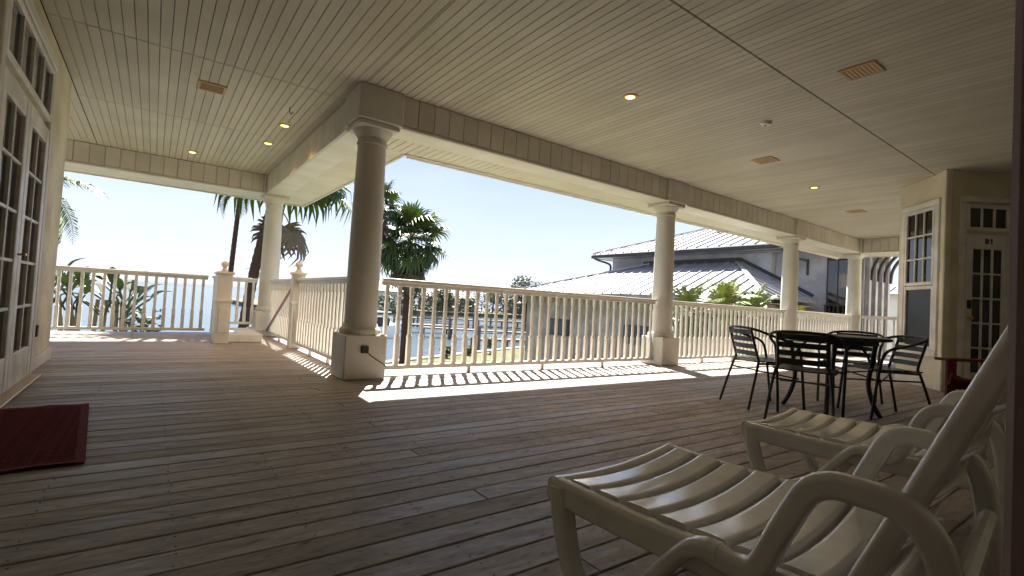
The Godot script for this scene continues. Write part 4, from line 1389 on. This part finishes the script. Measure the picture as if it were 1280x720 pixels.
var chair_src: Node3D
func make_chair() -> Node3D:
	# faces +z
	var t := thing("bistro_chair", "", "chair")
	var R := 0.0125
	for s: float in [-1.0, 1.0]:
		var f := MB.new()
		f.tube(smooth([Vector3(s * 0.25, 0, 0.25), Vector3(s * 0.255, 0.22, 0.225), Vector3(s * 0.262, 0.42, 0.20), Vector3(s * 0.268, 0.57, 0.17), Vector3(s * 0.27, 0.635, 0.11), Vector3(s * 0.27, 0.665, 0.0), Vector3(s * 0.262, 0.70, -0.12), Vector3(s * 0.235, 0.735, -0.215), Vector3(s * 0.16, 0.755, -0.27), Vector3(0, 0.762, -0.29)], 4), R, 8)
		put(t, "arm_frame", f.mesh(), M.black)
		var b := MB.new()
		b.tube(smooth([Vector3(s * 0.245, 0, -0.31), Vector3(s * 0.225, 0.22, -0.255), Vector3(s * 0.20, 0.42, -0.20), Vector3(s * 0.185, 0.46, -0.19), Vector3(s * 0.18, 0.52, -0.205), Vector3(s * 0.18, 0.65, -0.245), Vector3(s * 0.18, 0.752, -0.272)], 4), R * 0.95, 8)
		put(t, "back_leg", b.mesh(), M.black)
		var r := MB.new()
		r.tube([Vector3(s * 0.2, 0.425, -0.20), Vector3(s * 0.215, 0.43, 0.0), Vector3(s * 0.215, 0.43, 0.20)], R * 0.9, 8)
		r.tube([Vector3(s * 0.215, 0.43, 0.19), Vector3(s * 0.262, 0.425, 0.2)], R * 0.8, 6)
		put(t, "seat_rail", r.mesh(), M.black)
		var x := MB.new()
		x.tube([Vector3(s * 0.23, 0.36, -0.215), Vector3(-s * 0.23, 0.30, 0.20)], 0.008, 6)
		put(t, "brace", x.mesh(), M.black)
	for k in 5:
		var m := MB.new()
		m.sweep([Vector3(-0.215, 0.446, 0.19 - k * 0.092), Vector3(-0.1, 0.44, 0.19 - k * 0.092), Vector3(0.1, 0.44, 0.19 - k * 0.092), Vector3(0.215, 0.446, 0.19 - k * 0.092)], rrect(0.078, 0.012, 0.005, 3), Vector3.UP)
		put(t, "seat_slat", m.mesh(), M.blackslat)
	for k in 4:
		var y := 0.515 + k * 0.068
		var z := -0.205 - (y - 0.52) * 0.3
		var m := MB.new()
		m.sweep(smooth([Vector3(-0.185, y, z + 0.005), Vector3(-0.09, y, z - 0.018), Vector3(0.09, y, z - 0.018), Vector3(0.185, y, z + 0.005)], 3), rrect(0.012, 0.046, 0.005, 3), Vector3.UP)
		put(t, "back_slat", m.mesh(), M.blackslat)
	return t

func furniture():
	make_lounger("nearer white resin lounger, its glossy slatted foot end closest to the viewer", Vector3(1.371, 0, -0.719), 0.105)
	make_lounger("second white resin lounger standing between the nearer one and the bistro set", Vector3(2.73, 0, -0.87), 0.108)
	# bistro set
	var tc := Vector3(5.37, 0, -2.04)
	var t := thing("bistro_table", "round black metal table in the middle of the four black chairs", "table", tc, 0.3)
	var m := MB.new()
	m.lathe([Vector2(0, 0.70), Vector2(0.45, 0.70), Vector2(0.465, 0.704), Vector2(0.475, 0.712), Vector2(0.475, 0.722), Vector2(0.468, 0.731), Vector2(0.45, 0.735), Vector2(0, 0.735)], 48)
	put(t, "tabletop", m.mesh(), M.blackslat)
	m = MB.new()
	m.lathe([Vector2(0.36, 0.655), Vector2(0.375, 0.655), Vector2(0.375, 0.699), Vector2(0.36, 0.699), Vector2(0.36, 0.655)], 32)
	put(t, "apron", m.mesh(), M.black)
	for k in 4:
		var a := k * PI / 2
		var d := Vector3(cos(a), 0, sin(a))
		m = MB.new()
		m.tube(smooth([d * 0.35 + Vector3(0, 0.69, 0), d * 0.325 + Vector3(0, 0.5, 0), d * 0.30 + Vector3(0, 0.3, 0), d * 0.34 + Vector3(0, 0.12, 0), d * 0.40 + Vector3(0, 0.0, 0)], 5), 0.021, 8)
		put(t, "leg", m.mesh(), M.black)
		m = MB.new()
		m.tube(smooth([d * 0.315 + Vector3(0, 0.46, 0), d * 0.28 + Vector3(0, 0.57, 0), d * 0.20 + Vector3(0, 0.655, 0), d * 0.06 + Vector3(0, 0.692, 0)], 4), 0.011, 6)
		put(t, "brace", m.mesh(), M.black)
	var ch := make_chair()
	var specs := [
		[Vector3(4.93, 0, -2.46), "black slatted chair leftmost at the round table, nearest the railing", Vector3(0.8, 0, 0.45)],
		[Vector3(4.56, 0, -1.92), "black slatted chair in front of the table with its back to the viewer", Vector3(0.95, 0, -0.25)],
		[Vector3(6.15, 0, -2.14), "black slatted chair at the far side of the table, seen from its front", Vector3(-1, 0, 0.18)],
		[Vector3(5.66, 0, -1.71), "black slatted chair right of the table, seen from its side", Vector3(-0.75, 0, -0.62)],
	]
	for i in specs.size():
		var s: Array = specs[i]
		var o: Node3D = ch
		if i > 0:
			o = ch.duplicate()
			o.name = nm(self, "bistro_chair")
			add_child(o, true)
		o.position = s[0]
		var dv: Vector3 = s[2]
		o.rotation.y = atan2(dv.x, dv.z)
		tag(o, s[1], "chair", "black chairs round the bistro table")
	# red adirondack chair
	var a := thing("adirondack_chair", "red wooden adirondack chair half hidden by the lounger's raised backrest", "chair", Vector3(6.42, 0, -0.91), -2.0)
	for s: float in [-1.0, 1.0]:
		put(a, "arm", bx(Vector3(0.14, 0.025, 0.72), 0.008), M.red, Vector3(s * 0.35, 0.56, 0.05))
		put(a, "front_leg", bx(Vector3(0.03, 0.55, 0.11), 0.006), M.red, Vector3(s * 0.31, 0.275, 0.34))
		put(a, "stringer", bx(Vector3(0.028, 0.12, 0.98), 0.006), M.red, Vector3(s * 0.275, 0.22, -0.06), Basis(Vector3.RIGHT, -0.34))
		put(a, "back_leg", bx(Vector3(0.028, 0.50, 0.09), 0.006), M.red, Vector3(s * 0.31, 0.32, -0.27), Basis(Vector3.RIGHT, -0.22))
	for k in 6:
		put(a, "seat_slat", bx(Vector3(0.56, 0.02, 0.078), 0.006), M.red, Vector3(0, 0.385 - k * 0.028, 0.34 - k * 0.086), Basis(Vector3.RIGHT, -0.34))
	for k in 5:
		var hgt: float = [0.74, 0.82, 0.86, 0.82, 0.74][k]
		put(a, "back_slat", bx(Vector3(0.095, hgt, 0.02), 0.008), M.red, Vector3((k - 2) * 0.103, 0.22 + hgt / 2 * 0.92, -0.16 - hgt / 2 * 0.36), Basis(Vector3.RIGHT, -0.40) * Basis(Vector3.BACK, -(k - 2) * 0.035))
	put(a, "back_rail", bx(Vector3(0.62, 0.08, 0.025), 0.006), M.red, Vector3(0, 0.55, -0.33), Basis(Vector3.RIGHT, -0.40))
	# doormat
	var dm := thing("doormat", "dark red doormat lying on the deck by the glazed door", "doormat", Vector3(-0.56, 0, -3.72), 0.07)
	var fn := FastNoiseLite.new()
	fn.seed = 6
	fn.frequency = 1.6
	var pad := MB.new()
	var nx := 12
	var nz := 28
	var H := func(u: float, w: float) -> float:
		var edge: float = max(abs(u - 0.5), abs(w - 0.5)) * 2.0
		return 0.011 + 0.004 * fn.get_noise_2d(u * 2.0, w * 3.0) + 0.012 * pow(edge, 14.0) * (0.5 + fn.get_noise_2d(u * 3.0 + 9.0, w * 3.0))
	for a_ in nx:
		for b_ in nz:
			var P := []
			for q in [[0, 0], [1, 0], [1, 1], [0, 1]]:
				var u: float = (a_ + q[0]) / float(nx)
				var w: float = (b_ + q[1]) / float(nz)
				P.append(Vector3((u - 0.5) * 0.62, H.call(u, w), (w - 0.5) * 1.42))
			pad.quad(P[0], P[1], P[2], P[3], (P[3] - P[0]).cross(P[1] - P[0]).normalized())
	pad.box(Vector3(0, 0.004, 0), Vector3(0.615, 0.007, 1.415), 0.002)
	put(dm, "pad", pad.mesh(), M.mat)
	var rb := MB.new()
	for k in 46:
		var zz := -0.66 + k * 0.0293
		rb.sweep([Vector3(-0.27, 0.0125, zz), Vector3(-0.1, 0.0135, zz + 0.002), Vector3(0.1, 0.013, zz - 0.001), Vector3(0.27, 0.0125, zz)], rrect(0.014, 0.006, 0.0025, 3), Vector3.UP)
	put(dm, "ribbing", rb.mesh(), M.mat)

# ------------------------------------------------------------------ ceiling fittings
func fittings():
	var lamps := [[3.79, -3.35, "lit recessed downlight above the middle of the deck, largest and brightest"], [1.26, -6.99, "lit downlight over the side porch, closest to the side beam"], [1.24, -8.02, "lit downlight over the side porch, in the middle of its row"], [0.38, -9.52, "lit downlight over the side porch, farthest from the viewer"], [8.58, -3.59, "lit downlight over the bistro table side of the porch"]]
	for s in lamps:
		var t := thing("recessed_light", s[2], "ceiling light", Vector3(s[0], HC, s[1]), 0, "lit downlights in the porch ceiling")
		var m := MB.new()
		m.lathe([Vector2(0.045, 0.0), Vector2(0.05, -0.012), Vector2(0.075, -0.010), Vector2(0.082, 0.0), Vector2(0.045, 0.0)], 24)
		put(t, "trim_ring", m.mesh(), M.lamptrim)
		m = MB.new()
		m.lathe([Vector2(0.046, -0.004), Vector2(0.03, -0.010), Vector2(0, -0.012)], 20)
		put(t, "lamp", m.mesh(), M.lamp)
		var l := SpotLight3D.new()
		l.name = "light"
		l.light_color = Color(1.0, 0.78, 0.48)
		l.light_energy = 0.35
		l.spot_angle = 60
		l.spot_range = 8
		l.spot_attenuation = 2
		l.light_size = 0.04
		l.shadow_enabled = true
		t.add_child(l)
		l.position = Vector3(0, -0.02, 0)
		l.rotation.x = -PI / 2
	var vents := [[0.38, -6.26, "small tan ceiling vent over the side porch"], [4.79, -1.66, "tan ceiling vent nearest the viewer, above the loungers"], [6.68, -3.43, "tan ceiling vent over the front of the bistro set"], [10.92, -3.8, "tan ceiling vent farthest away, near the bay window"]]
	for s in vents:
		var t := thing("ceiling_vent", s[2], "vent", Vector3(s[0], HC, s[1]), 0, "tan vents in the porch ceiling")
		var m := MB.new()
		for q: float in [-1.0, 1.0]:
			m.box(Vector3(q * 0.12, -0.006, 0), Vector3(0.03, 0.014, 0.27), 0.003)
			m.box(Vector3(0, -0.006, q * 0.12), Vector3(0.21, 0.014, 0.03), 0.003)
		put(t, "frame", m.mesh(), M.vent)
		put(t, "backing", bx(Vector3(0.21, 0.004, 0.21)), M.ventdark, Vector3(0, -0.003, 0))
		for k in 7:
			put(t, "louvre", bx(Vector3(0.21, 0.003, 0.027)), M.vent, Vector3(0, -0.009, -0.09 + 0.03 * k), Basis(Vector3.RIGHT, 0.2))
	var sd := thing("smoke_detector", "small round detector on the ceiling between the vents", "detector", Vector3(5.37, HC, -2.77))
	var m2 := MB.new()
	m2.lathe([Vector2(0, -0.035), Vector2(0.045, -0.033), Vector2(0.06, -0.015), Vector2(0.062, 0.0)], 20)
	put(sd, "body", m2.mesh(), M.trim)
	m2 = MB.new()
	m2.lathe([Vector2(0, -0.042), Vector2(0.012, -0.04), Vector2(0.016, -0.033)], 10)
	put(sd, "sensor", m2.mesh(), M.ventdark)
	var hk := MB.new()
	hk.tube(smooth([Vector3(0, 0.0, 0), Vector3(0, -0.05, 0), Vector3(0.012, -0.075, 0), Vector3(0.03, -0.065, 0), Vector3(0.03, -0.05, 0)], 4), 0.005, 6)
	var o := put(self, "ceiling_hook", hk.mesh(), M.outlet, Vector3(1.17, HC, -6.25))
	tag(o, "small dark hook screwed into the side porch ceiling", "hook")
